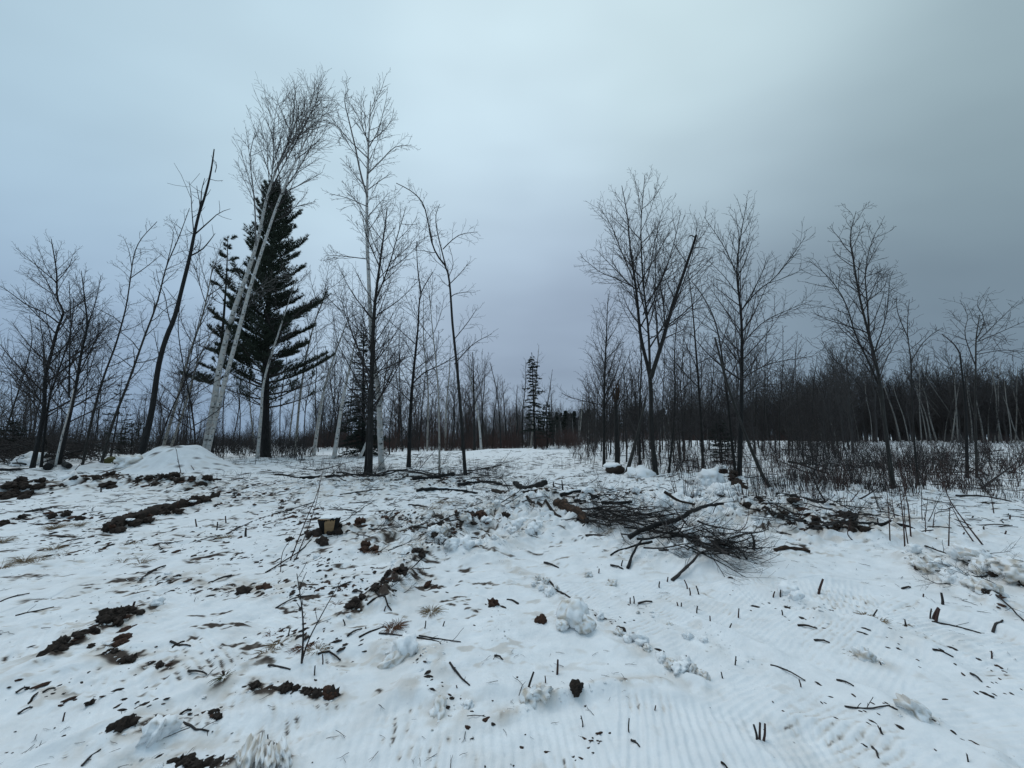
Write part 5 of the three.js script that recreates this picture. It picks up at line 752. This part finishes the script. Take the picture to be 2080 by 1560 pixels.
// standing canes and stubs: foot on the snow, tip traced
function cane(label, px, w, o = {}) {
  const R = RNG(Math.round(px[0][0] * 11 + px[0][1])), [x, z] = hit(px[0][0], px[0][1]), z0 = -z, P = px.map(([u, v], k) => at(u, v, z0 + (o.dz ?? 0) * k)); P[0].y = H(x, z) - 0.03; if (P.length === 2) P.splice(1, 0, P[0].clone().lerp(P[1], 0.5).add(V((R() - 0.5) * 0.02, 0, 0)));
  const Q = new THREE.CatmullRomCurve3(P).getSpacedPoints(10), r = w * z0 / FPX / 2, q = mkPath(Q, r, Math.max(0.0012, r * (o.tip ?? 0.35))), bp = P[0].clone(), B = new MB(bp); B.tube(q.P, q.R, 5, 2, true);
  for (let k = 0; k < (o.twigs ?? 2); k++) { const c = child(q, 0.2 + 0.75 * R(), R() * 6.28, { a0: 25, a1: 55, seg: 3, wig: 0.25, up: 0.2, k: 0.01 }, q.len * (0.05 + 0.14 * R()), R, Math.max(0.001, r * 0.3)); B.tube(c.P, c.R, 3); }
  const m = mesh(o.name || 'sapling', B.geo(), o.m || M.caneRed); m.position.copy(bp); return tag(m, label, o.cat || 'sapling', o.group);
}
cane('nearly upright one of the two crossing saplings in the foreground', [[613, 1346], [616, 1290], [614, 1240], [603, 1165]], 4.2, { twigs: 7, m: M.wood2 }); cane('right-leaning one of the two crossing saplings in the foreground', [[611, 1346], [625, 1305], [650, 1255], [692, 1180]], 3.2, { twigs: 4, m: M.wood2 });
cane('tall thin sapling leaning right beside the cut stump', [[588, 1134], [620, 1060], [645, 1000], [656, 955]], 2.6, { twigs: 5 }); cane('second thin sapling leaning right beside the cut stump', [[599, 1134], [625, 1075], [640, 1030], [650, 985]], 2.4, { twigs: 3 }); cane('slender whip between the stump and the tracks', [[570, 1160], [575, 1120], [600, 1085]], 2, { twigs: 2 });
for (const [p, w, l] of [[[[1809, 1110], [1806, 1050], [1801, 995]], 2.4, 'leftmost cane of the clump on the right'], [[[1838, 1112], [1834, 1050], [1826, 985]], 2.8, 'tallest cane of the clump on the right'], [[[1852, 1104], [1846, 1040], [1834, 975]], 2.8, 'rightmost cane of the clump on the right'], [[[1845, 1110], [1838, 1060], [1836, 1000]], 2.2, 'short cane inside the clump on the right'], [[[1822, 1075], [1815, 1040], [1812, 1012]], 2, 'slim cane behind the clump on the right'],
  [[[1999, 1110], [1960, 1060], [1930, 1017], [1914, 976]], 3.2, 'longest cane slanting left near the right edge'], [[[1980, 1105], [1950, 1060], [1929, 1020]], 2.6, 'shorter cane slanting left near the right edge'], [[[1927, 1118], [1928, 1070], [1930, 1018]], 2.4, 'bent cane standing straight under the slanting ones'], [[[1682, 1038], [1665, 1000], [1645, 956]], 4, 'dark stick stuck slanting in the snow right of the leaning broken stem'], [[[1720, 1034], [1750, 1012], [1788, 988]], 4.5, 'dark stick slanting up to the right below the oval-crowned tree'], [[[1724, 1034], [1735, 1010], [1748, 994]], 2.5, 'thin shoot beside the stick slanting up to the right'], [[[1990, 994], [2030, 965], [2080, 928]], 4.5, 'dark pole slanting up at the right edge'],
  [[[1620, 1080], [1635, 1030], [1645, 1010]], 2, 'thin shoot rising from the churned soil'], [[[1500, 1095], [1515, 1065], [1522, 1030]], 2, 'thin shoot behind the standing broken stick'], [[[1735, 1108], [1722, 1085], [1728, 1060]], 2.4, 'small shoot by the mossy dark log'], [[[1785, 1075], [1783, 1052]], 4, 'stub standing on the mossy dark log'], [[[1880, 1090], [1878, 1040]], 2, 'short stem right of the cane clump'], [[[1895, 1080], [1900, 1035]], 2, 'second short stem right of the cane clump'], [[[2020, 1050], [2012, 1000]], 2, 'short stem by the pole at the right edge'],
  [[[1531, 1128], [1532, 1100], [1525, 1081]], 7, 'broken stick standing upright at the right end of the brush pile'], [[[360, 945], [362, 900]], 2.5, 'thin stem standing on top of the snow mound'], [[[372, 975], [362, 935], [358, 912]], 2, 'thin stem leaning on the right side of the snow mound'], [[[395, 965], [388, 945]], 2, 'short stem on the right side of the snow mound'], [[[310, 945], [325, 905]], 2.2, 'thin stem leaning right on the snow mound'], [[[145, 965], [165, 940]], 2, 'thin stem left of the mound'], [[[1143, 1000], [1141, 975]], 5, 'twin stub standing among the fallen logs, left one'], [[[1127, 1000], [1124, 978]], 6, 'twin stub standing among the fallen logs, right one'], [[[1200, 1030], [1202, 1005]], 6, 'dark stub standing behind the brush pile'], [[[1165, 1020], [1150, 990]], 2.4, 'thin shoot left of the dark stub'], [[[1190, 1020], [1152, 985]], 2.2, 'thin shoot slanting left before the dark stub']]) cane(l, p, w, { twigs: w > 3.5 ? 1 : 3, m: w > 3.5 ? M.wood2 : M.caneRed });
// cut stubble
const STUB = [[1131, 1362, 2, -22], [1068, 1410, 16, -45], [1105, 1383, 2, -10], [1278, 1474, 0, -15], [1280, 1226, 0, -12], [1286, 1225, 1, -14], [1376, 1233, -1, -10], [1381, 1233, 3, -9], [1442, 1262, 0, -11], [1478, 1275, 8, -9], [1499, 1252, 2, -16], [1420, 1200, -6, -10], [1400, 1204, 0, -10], [1416, 1245, 1, -14], [1396, 1190, -6, -12], [1491, 1345, 4, -12], [1394, 1340, 0, -9], [1469, 1374, -4, -9], [1541, 1490, 3, -22], [1536, 1490, -5, -18], [1546, 1490, 8, -20], [1586, 1212, 0, -14], [1570, 1210, 4, -9], [1588, 1245, 0, -6], [1660, 1198, 12, -22], [1766, 1252, 16, -14], [1892, 1252, 14, -18], [1888, 1252, 4, -16], [1898, 1256, 10, -20], [1914, 1230, -2, -26], [1877, 1216, -1, -10], [1835, 1268, 3, -10], [1842, 1268, -4, -9], [1800, 1490, -12, -12], [1792, 1488, -9, -14], [1960, 1542, 4, -10], [1625, 1388, -2, -8], [1785, 1350, 2, -6], [2010, 1330, 4, -8], [1340, 1190, 0, -9], [1355, 1180, 2, -8], [1262, 1150, 3, -12], [1215, 1165, 2, -10], [860, 1275, 5, -14], [745, 1285, -2, -12], [585, 1290, 4, -14], [455, 1380, -3, -18], [312, 1478, 8, -28], [266, 1242, 8, -20], [255, 1238, -9, -8], [655, 1345, 0, -16], [640, 1362, 0, -10], [130, 1455, 2, -8], [540, 1500, 4, -8], [780, 1245, 4, -14], [700, 1270, -3, -12], [925, 1400, 2, -8], [1180, 1460, 0, -6], [1330, 1440, 2, -7], [900, 1270, 3, -8], [445, 1010, 2, -14], [500, 1090, 0, -18], [460, 1062, -2, -14], [440, 1076, 2, -16], [401, 1070, -4, -16], [205, 1000, 0, -10], [1955, 1095, 4, -14], [2000, 1085, -2, -16], [2040, 1090, 4, -12], [1975, 1060, 2, -12], [2050, 1060, 2, -14], [1900, 1105, 2, -12]];
STUB.forEach(([u, v, du, dv], i) => { const tall = -dv > 16, lean = du > 5 ? 'right-leaning ' : du < -4 ? 'left-leaning ' : ''; cane(`${lean}${tall ? 'stiff dark cut stalk' : 'tiny cut stalk'} in the snow ${spot(u, v)}`, [[u, v], [u + du, v + dv]], tall ? 5 : 3, { name: 'cut_stalk', cat: 'cut stalk', tip: 0.7, twigs: 1, m: i % 2 ? M.wood2 : M.caneRed, group: `cut stalks ${spot(u, v)}` }); });

// brush: whole branches with their twigs, thrown in heaps
function brushGeo(seed, n, tip) {
  const R = RNG(seed), P = [V(-0.5, 0, 0)], D = V(1, 0, 0); for (let k = 0; k < 8; k++) { P.push(P[k].clone().addScaledVector(D, 0.125)); D.y += (R() - 0.5) * 0.25; D.z += (R() - 0.5) * 0.25; D.normalize(); }
  const q = mkPath(P, 0.013, 0.003), B = new MB(); B.tube(q.P, q.R, 6); for (let k = 0; k < n; k++) { const c = child(q, 0.15 + 0.85 * R(), R() * 6.28, { a0: 20, a1: 45, seg: 4, wig: 0.25, up: 0.1, k: 0.009 }, 0.15 + 0.35 * R(), R, tip); B.tube(c.P, c.R, 3); for (let j = 0; j < 3; j++) { const e = child(c, 0.2 + 0.7 * R(), R() * 6.28, { a0: 20, a1: 50, seg: 3, wig: 0.3, up: 0, k: 0.01 }, c.len * (0.25 + 0.35 * R()), R, tip * 0.8); B.tube(e.P, e.R, 3); } }
  return B.geo();
}
const BRUSH = [1, 2, 3, 4, 5, 6].map(k => brushGeo(600 + k, 5 + k, 0.0016));
function heap(n, seed, label, group, place) { const R = RNG(seed); for (let i = 0; i < n; i++) { const [u, v, L, yaw, lift, tilt, lb] = place(R, i), [x, z] = hit(u, v), m = mesh('cut_branch', BRUSH[Math.floor(R() * 6)], i % 4 ? M.wood2 : M.black); const ex = Math.cos(yaw) * L * 0.4, ez = -Math.sin(yaw) * L * 0.4, gy = Math.max(H(x, z), (H(x + ex, z + ez) + H(x - ex, z - ez)) / 2); m.position.set(x, gy + lift, z); m.rotation.set((R() - 0.5) * 1.2, yaw, tilt, 'YXZ'); { const k = i % 5 ? 1.05 : 1.7; m.scale.set(L, L * k, L * k); } tag(m, lb || `${L > 1.3 ? 'long ' : L < 0.4 ? 'short ' : ''}${label}, ${u < 60 ? 'leftmost' : part(u, v)}`, 'branch', group); } }
heap(84, 701, 'bare branch tangled in the middle of the brush pile', 'branches of the brush pile', R => { const t = R(), u = lerp(1200, 1500, t) + tri2(R) * 30, v = lerp(1068, 1138, t) + tri2(R) * 30; const L = 0.45 + 0.6 * R(), along = R() < 0.75, lift = 0.04 + 0.17 * R() * Math.sin(Math.PI * clamp(t, 0.1, 0.9)); return [u, v, L, (along ? -0.35 : 1.1) + (R() - 0.5) * 0.9, lift, (R() - 0.5) * 0.22, `${L > 0.75 ? 'long' : 'short'} bare branch ${along ? 'lying along' : 'lying across'} the ${t < 0.33 ? 'left part' : t < 0.66 ? 'middle' : 'right part'} of the brush pile, ${lift > 0.13 ? 'near the top' : v > lerp(1078, 1138, t) + 6 ? 'at the front' : v < lerp(1078, 1138, t) - 6 ? 'at the back' : 'deep inside'}`]; });
heap(12, 702, 'fine black twigs bunched at the left end of the brush pile', 'twig bunches at the left end of the brush pile', R => [1205 + R() * 70, 1062 + R() * 34, 0.35 + 0.3 * R(), R() * 6.28, 0.05 + 0.12 * R(), (R() - 0.5) * 0.9]);
heap(12, 703, 'fine twigs fanning out at the right end of the brush pile', 'twigs at the right end of the brush pile', R => [1450 + R() * 45, 1122 + R() * 42, 0.4 + 0.35 * R(), -0.8 + (R() - 0.5) * 0.8, 0.06 + 0.1 * R(), -0.25 + (R() - 0.5) * 0.5]);
heap(30, 704, 'dark cut branch thrown on the slash heap at the left edge', 'branches of the slash heap', R => [-40 + R() * 250, 903 + R() * 42, 1.2 + 1.7 * R(), R() * 6.28, 0.05 + 0.6 * R(), (R() - 0.5) * 0.7]);
scatter('slash', 'dark tangled mass of cut branches in the slash heap at the left edge', BRUSH.slice(0, 3), [M.wood2, M.black, M.wood2], 170, 74, R => { const [x, z] = hit(-50 + R() * 260, 903 + R() * 42); return [x, z, 1.2 + 1.5 * R(), 1, 0.6, 0.05 + 0.6 * R()]; }, 'slash');
scatter('slash', 'small broken branches littering the churned ground', BRUSH.slice(3), [M.wood2, M.black, M.wood2], 150, 75, R => { const a = ZONES[Math.floor(R() * ZONES.length)], x = a.x + tri2(R) * a.rx, z = a.z + tri2(R) * a.rz; return [x, z, 0.2 + 0.35 * R(), 1, 0.4, 0.04]; }, 'slash');
heap(26, 705, 'fallen branch in the litter at the foot of the middle trees', 'branches at the foot of the middle trees', R => [600 + R() * 430, 955 + R() * 32, 0.6 + 0.9 * R(), (R() - 0.5) * 1.6 + (R() < 0.5 ? 3.1 : 0), 0.04 + 0.06 * R(), (R() - 0.5) * 0.15]);
heap(34, 706, 'broken branch half buried among the fallen logs', 'branches among the fallen logs', R => [960 + R() * 330, 990 + R() * 66, 0.4 + 0.5 * R(), R() * 6.28, 0.04 + 0.08 * R(), (R() - 0.5) * 0.6]);
heap(24, 707, 'broken branch in the churned soil right of the brush pile', 'branches in the churned soil', R => [1550 + R() * 240, 1030 + R() * 70, 0.4 + 0.55 * R(), R() * 6.28, 0.03 + 0.07 * R(), (R() - 0.5) * 0.5]);
heap(14, 708, 'broken branch sticking out of the middle bank', 'branches of the middle bank', R => [780 + R() * 230, 1060 + R() * 70, 0.3 + 0.35 * R(), R() * 6.28, 0.03 + 0.05 * R(), (R() - 0.5) * 0.9]);
heap(8, 709, 'knotted dark root end in the tangle in the middle', 'roots of the tangle', R => [800 + R() * 60, 1150 + R() * 65, 0.18 + 0.2 * R(), R() * 6.28, 0.03 + 0.05 * R(), (R() - 0.5) * 1.2]);
heap(14, 710, 'dark bush branch lying under the trees at the right', 'branches lying under the right-hand trees', R => [1600 + R() * 420, 930 + R() * 50, 0.8 + 1.2 * R(), R() * 6.28, 0.08 + 0.3 * R(), (R() - 0.5) * 0.6]);
heap(10, 711, 'small branch lying on the snow left of the stump', 'small branches left of the stump', R => [390 + R() * 220, 985 + R() * 90, 0.25 + 0.35 * R(), R() * 6.28, 0.02, (R() - 0.5) * 0.3]);
heap(10, 712, 'small branch lying by the dirty snow ridge', 'small branches by the dirty ridge', R => [1870 + R() * 200, 1130 + R() * 80, 0.25 + 0.35 * R(), R() * 6.28, 0.06, (R() - 0.5) * 0.4]);
heap(8, 713, 'small twiggy branch among the bare stems behind the brush pile', 'small branches behind the brush pile', R => [1180 + R() * 380, 975 + R() * 60, 0.3 + 0.4 * R(), R() * 6.28, 0.05, (R() - 0.5) * 0.6]);
{ const TW = [1, 2, 3].map(k => { const R = RNG(640 + k), P = [V(-0.5, 0, 0), V(-0.15, 0.03, (R() - 0.5) * 0.1), V(0.2, 0, (R() - 0.5) * 0.15), V(0.5, 0.02, (R() - 0.5) * 0.2)], B = new MB(); B.tube(P, [0.02, 0.02, 0.016, 0.008], 4); const q = mkPath(P, 0.016, 0.008); const c = child(q, 0.5, R() * 6, { a0: 30, a1: 50, seg: 2, wig: 0.2, up: 0, k: 0.03 }, 0.35, R, 0.006); B.tube(c.P, c.R, 3); return B.geo(); });
  scatter('twig_litter', 'small twigs and bark bits littering the snow', TW, [M.wood2, M.brown, M.wood2], 9500, 72, R => { const far = R() < 0.82; let x, z; if (far) { z = -5.5 - 15 * Math.pow(R(), 0.75); x = (R() - 0.5) * 2.7 * -z; if (fbm(x * 0.35 + 8, z * 0.35, 3) < -0.3 + 0.4 * R()) return null; } else { z = -1.8 - 5 * R(); x = (R() - 0.5) * 2.6 * -z; if (fbm(x * 0.6, z * 0.6 + 5, 3) < 0.1 + 0.2 * R()) return null; } return [x, z, far ? 0.1 + 0.5 * R() * R() : 0.03 + 0.10 * R() * R(), 1, 0.25, 0.006]; }, 'twigs'); }

// dry grass tufts
function tuft(label, u, v, n, h, m, o = {}) {
  const R = RNG(Math.round(u * 5 + v * 7)), [x, z] = hit(u, v), bp = V(x, H(x, z), z), B = new MB();
  for (let i = 0; i < n; i++) { const a = R() * 6.28, r = R() * (o.r ?? 0.05), D = V(Math.cos(a) * (0.4 + R()), 0.9 * (o.up ?? 1), Math.sin(a) * (0.4 + R())).normalize(), P = [V(Math.cos(a) * r, -0.01, Math.sin(a) * r)], l = h * (0.4 + 0.8 * R()); for (let k = 0; k < 4; k++) { P.push(P[k].clone().addScaledVector(D, l / 4)); D.y -= 0.28 + 0.2 * R(); D.normalize(); } P.forEach((p, k) => { if (k) p.y = Math.max(p.y, 0.003); }); B.tube(P, [0.0022, 0.002, 0.0017, 0.0013, 0.0007], 3); }
  const g = mesh('grass_tuft', B.geo(), m); g.position.copy(bp); return tag(g, label, 'grass tuft', o.group);
}
for (const [u, v, n, h, l] of [[111, 1073, 130, 0.2, 'broad dark grass tuft left of the soil-covered log'], [161, 1072, 70, 0.16, 'low grass tuft right beside the broad dark one'], [109, 1118, 50, 0.16, 'spiky grass tuft in the left middle'], [50, 1140, 80, 0.17, 'sprawling grass tuft near the left edge'], [72, 1145, 40, 0.14, 'small grass tuft right of the sprawling one'], [6, 1102, 60, 0.18, 'grass tuft cut by the left edge, the upper one'], [2, 1155, 60, 0.18, 'grass tuft cut by the left edge, the lower one'], [266, 1106, 50, 0.12, 'small dark grass tuft below the soil-covered log'], [249, 1136, 40, 0.1, 'tiny grass tuft on the tracks in the left middle'], [456, 1094, 60, 0.14, 'grass tuft left of the cut stump'], [285, 1145, 30, 0.2, 'tall thin grass blades on the left tracks'], [128, 1128, 25, 0.1, 'thin grass wisp below the spiky tuft']]) tuft(l, u, v, n, h, M.straw);
for (const [u, v, n, h, l, m, r] of [[620, 1312, 90, 0.09, 'rusty grass clump at the foot of the crossing saplings', M.rust, 0.06], [645, 1325, 40, 0.07, 'straw wisp right of the crossing saplings', M.straw, 0.05], [795, 1280, 110, 0.10, 'rusty root tuft torn out above the melted hump', M.rust, 0.05], [808, 1270, 60, 0.09, 'smaller rusty tuft behind the torn root tuft', M.rust, 0.04], [876, 1245, 90, 0.10, 'brown torn grass flap hanging right of the root tangle', M.straw, 0.06], [565, 1312, 50, 0.07, 'straw strip on the track edge left of the saplings', M.straw, 0.05], [545, 1325, 40, 0.06, 'lower straw strip on the track edge', M.straw, 0.05], [552, 1282, 35, 0.08, 'brown tuft with a stalk left of the saplings', M.rust, 0.03], [455, 1385, 26, 0.08, 'green-brown grass blades at lower left', M.moss, 0.02], [685, 1222, 30, 0.08, 'rusty wisp above the saplings', M.rust, 0.03], [820, 1310, 30, 0.08, 'dark grass hanging over the melted hump', M.straw, 0.02], [1785, 1265, 50, 0.06, 'straw mat frozen in the open track at right', M.straw, 0.06], [1755, 1243, 40, 0.05, 'upper straw mat in the open track at right', M.straw, 0.06], [1840, 1266, 20, 0.05, 'small straw wisp right of the straw mats', M.straw, 0.02], [1735, 1325, 30, 0.04, 'straw in the stained snow lump at right', M.straw, 0.05], [760, 1122, 60, 0.12, 'rusty torn sod above the middle bank', M.rust, 0.06], [905, 1040, 50, 0.2, 'dry weeds in the churned snow', M.straw, 0.1], [870, 1055, 50, 0.2, 'dry weeds left of the churned snow', M.straw, 0.1]]) tuft(l, u, v, n, h, m, { r, up: 0.7 });

// the cut stump
{ const g = gp(667, 1090), t = thing('tree_stump', 'cut tree stump with a pale torn front and snow on top', 'stump', g), R = RNG(5), r = 0.135, h = 0.19, n = 36;
  const ring = (y, k) => [...Array(n + 1).keys()].map(i => { const a = (i % n) / n * 6.2832, q = k * r * (1 + 0.07 * Math.sin(a * 3 + 1) + 0.05 * noise(Math.cos(a) * 3, Math.sin(a) * 3 + y * 8)); return V(Math.cos(a) * q, y, Math.sin(a) * q); });
  const skin = (rings, from, to, B) => { for (let j = 0; j + 1 < rings.length; j++) for (let i = from; i < to; i++) { B.tri(rings[j][i], rings[j + 1][i], rings[j][i + 1]); B.tri(rings[j][i + 1], rings[j + 1][i], rings[j + 1][i + 1]); } return B; };
  const rs = [ring(-0.06, 0.9), ring(0, 0.84), ring(0.05, 0.87), ring(0.1, 0.95), ring(h * 0.8, 1.08), ring(h, 1.13).map((p, i, A) => { const k = i % n, j = 0.035 * (0.5 + noise(k * 0.9, 4)) * (k > 6 && k < 18 ? -0.4 : 1); return V(p.x, p.y + j, p.z); })];
  mesh('bark', skin(rs, 0, n, new MB()).geo(), M.black, t);
  const rf = [ring(0.005, 1.06), ring(0.05, 1.05), ring(0.1, 1.02), ring(h * 0.96, 1.025)].map(q => q.map(p => p.clone().multiplyScalar(1).setY(p.y)).map(p => V(p.x * 1.02, p.y, p.z * 1.02)));
  const tw = new MB(), fp = (a, y) => { const q2 = r * (1 + 0.07 * Math.sin(a * 3 + 1) + 0.05 * noise(Math.cos(a) * 3, Math.sin(a) * 3 + y * 8)) * lerp(0.85, 1.13, y / h) + 0.007; return V(Math.cos(a) * q2, y, Math.sin(a) * q2); };
  for (let i = 0; i < 11; i++) { const a0 = 0.66 + i * 0.085, a1 = a0 + 0.085, lo = -0.03 + 0.02 * R(), hi = h * (0.9 + 0.09 * R()) - 0.05 * Math.max(0, i - 9) * 0.3; const ys = [lo, lerp(lo, hi, 0.35), lerp(lo, hi, 0.7), hi], o2 = 0.006 * R(); for (let k = 0; k < 3; k++) { const A = fp(a0, ys[k]).multiplyScalar(1), Bq = fp(a1, ys[k]), C = fp(a0, ys[k + 1]), D = fp(a1, ys[k + 1]); for (const e of [A, Bq, C, D]) { e.x *= 1 + o2; e.z *= 1 + o2; } tw.tri(A, C, Bq); tw.tri(Bq, C, D); } }
  mesh('torn_wood', tw.geo(), M.wood, t);
  const B = new MB(), c = V(0, h + 0.004, 0), top = ring(h + 0.002, 1.1); for (let i = 0; i < n; i++) B.tri(c, top[i + 1], top[i]); mesh('cut_top', B.geo(), M.wood, t);
  const cap = mesh('snow_cap', lumpGeo(510, 3, 0.35, 0.35), M.cap, t); cap.scale.set(0.14, 0.09, 0.13); cap.position.set(0.005, h + 0.01, -0.02); }
// the long slab of soil and bark
{ const px = [[226, 1084], [255, 1066], [300, 1052], [345, 1040], [395, 1027], [442, 1015]], P = px.map(([u, v]) => { const [x, z] = hit(u, v); return V(x, H(x, z) + 0.03, z); }), Q = new THREE.CatmullRomCurve3(P).getSpacedPoints(46), bp = P[0].clone();
  const t = thing('soil_covered_log', 'long dark log caked with soil and bark, lying across the left snow', 'log', bp), g = new MB(bp).tube(Q, Q.map((_, k) => lerp(0.05, 0.12, sstep(0, 0.25, k / 46)) * lerp(1, 0.55, sstep(0.4, 1, k / 46))), 22, 1.5, true).geo(), a = g.attributes.position;
  for (let i = 0; i < a.count; i++) { const x = a.getX(i), y = a.getY(i), z = a.getZ(i), k = 1 + 0; const n = fbm(x * 4.5, z * 4.5 + y * 6, 4) * 0.12, m2 = 0.04 * noise(x * 16, z * 16 + y * 14); a.setXYZ(i, x + m2 + n * noise(z * 9, y * 9), y + n + 0.04 * noise(x * 15 + 3, z * 15 + y * 9), z + n * 0.6 - m2); } g.computeVertexNormals(); mesh('caked_stem', g, M.soil, t);
  { const R = RNG(8); for (let i = 0; i < 46; i++) { const k = Math.floor(R() * 46), a2 = R() * 3.14, s = 0.02 + 0.04 * R() * R(), m = mesh('clod', CLOD[i % 7], i % 5 ? M.soil : M.redSoil, t), w = lerp(0.06, 0.12, sstep(0, 0.25, k / 46)) * lerp(1, 0.55, sstep(0.4, 1, k / 46)); m.position.copy(Q[k]).sub(bp).add(V(Math.cos(a2) * w * 1.1, Math.sin(a2) * w * 0.8, Math.cos(a2) * w * 0.8 + 0.03)); m.rotation.set(R() * 3, R() * 6, R() * 3); m.scale.set(s * (1 + R()), s, s * (1 + R() * 0.6)); } for (let i = 0; i < 9; i++) { const k = 4 + i * 4, m = mesh('bark_flake', BRUSH[i % 6], M.brown, t); m.position.copy(Q[k]).sub(bp).add(V(0, 0.05, 0.02)); m.rotation.set(R() * 3, R() * 6, 0.4 * R()); m.scale.setScalar(0.12 + 0.12 * R()); } }
  for (const [u, v, s] of [[330, 1028, 0.09], [345, 1026, 0.08], [262, 1060, 0.05], [390, 1022, 0.05]]) { const [x, z] = hit(u, v + 12), m = mesh('snow_patch', LUMP[1], M.lump, t); m.position.set(x - bp.x, H(x, z) + 0.11 - bp.y, z - bp.z); m.scale.set(s * 1.3, s * 0.45, s * 0.8); }
  for (const [u, v, s] of [[240, 1084, 0.06], [275, 1070, 0.07], [300, 1064, 0.06], [360, 1046, 0.06], [420, 1026, 0.05], [285, 1052, 0.08], [330, 1048, 0.09]]) { const [x, z] = hit(u, v), m = mesh('clod', CLOD[Math.round(u) % 7], M.soil, t); m.position.set(x - bp.x, H(x, z) + 0.03 - bp.y, z - bp.z); m.rotation.y = u; m.scale.set(s * 1.3, s, s); } }
// snow-capped rocks and humps
function rock(name, label, cat, u, v, s, o) { const t = thing(name, label, cat, gp(u, v)), a = mesh('stone', lumpGeo(520 + u, 3, 0.35, 0.75), o.m || M.soil, t); a.scale.set(s[0], s[1], s[2]); a.position.y = s[1] * 0.45; const c = mesh('snow_cap', lumpGeo(530 + u, 3, 0.2, 0.6), M.cap, t); c.scale.set(s[0] * 0.97, s[1] * 0.8, s[2] * 0.97); c.position.set(o.dx ?? 0, s[1] * (o.dy ?? 0.95), o.dz ?? -0.08); return t; }
rock('boulder', 'dark rounded boulder under a snow cap, left of the slanting stem', 'boulder', 1249, 974, [0.26, 0.2, 0.26], { dy: 0.9, dx: -0.04, dz: -0.05 });
rock('boulder', 'small dark stump under a tall snow cap, left of the large spreading tree', 'stump', 1470, 966, [0.12, 0.16, 0.12], { dy: 1.2, dz: -0.02 });
rock('boulder', 'mossy dark hump on the left shoulder of the snow mound', 'boulder', 226, 946, [0.26, 0.2, 0.2], { m: M.moss, dx: -0.2, dy: 0.55 });
lump('big snow block left of the root soil heap', 1440, 1000, 0.26, { sit: 0.3 }); lump('second big snow block in front of the root soil heap', 1465, 1022, 0.2, { sit: 0.3 }); lump('snow-covered hump behind the brush pile', 1300, 985, 0.35, { sit: 0 });
// the old broken post behind the mound
{ const [x, z] = [at(352, 905, 14.5).x, -14.5], bp = V(x, H(x, z), z), t = thing('broken_stump', 'squat brown broken stump behind the snow mound', 'stump', bp), B = new MB(), R = RNG(3); B.tube([V(0, -0.1, 0), V(0, 0.2, 0), V(0.01, 0.44, 0), V(0, 0.52, 0)], [0.17, 0.14, 0.15, 0.16], 12, 1, true); mesh('trunk', B.geo(), M.brown, t); const C = new MB(); for (let i = 0; i < 9; i++) { const a = i / 9 * 6.28; C.tube([V(Math.cos(a) * 0.13, 0.45, Math.sin(a) * 0.13), V(Math.cos(a) * 0.14, 0.53 + 0.1 * R(), Math.sin(a) * 0.14)], [0.03, 0.008], 4); } mesh('splinter_crown', C.geo(), M.brown, t); }
console.log('all', TRIS, 'objects', scene.children.length);
renderer.render(scene, camera);
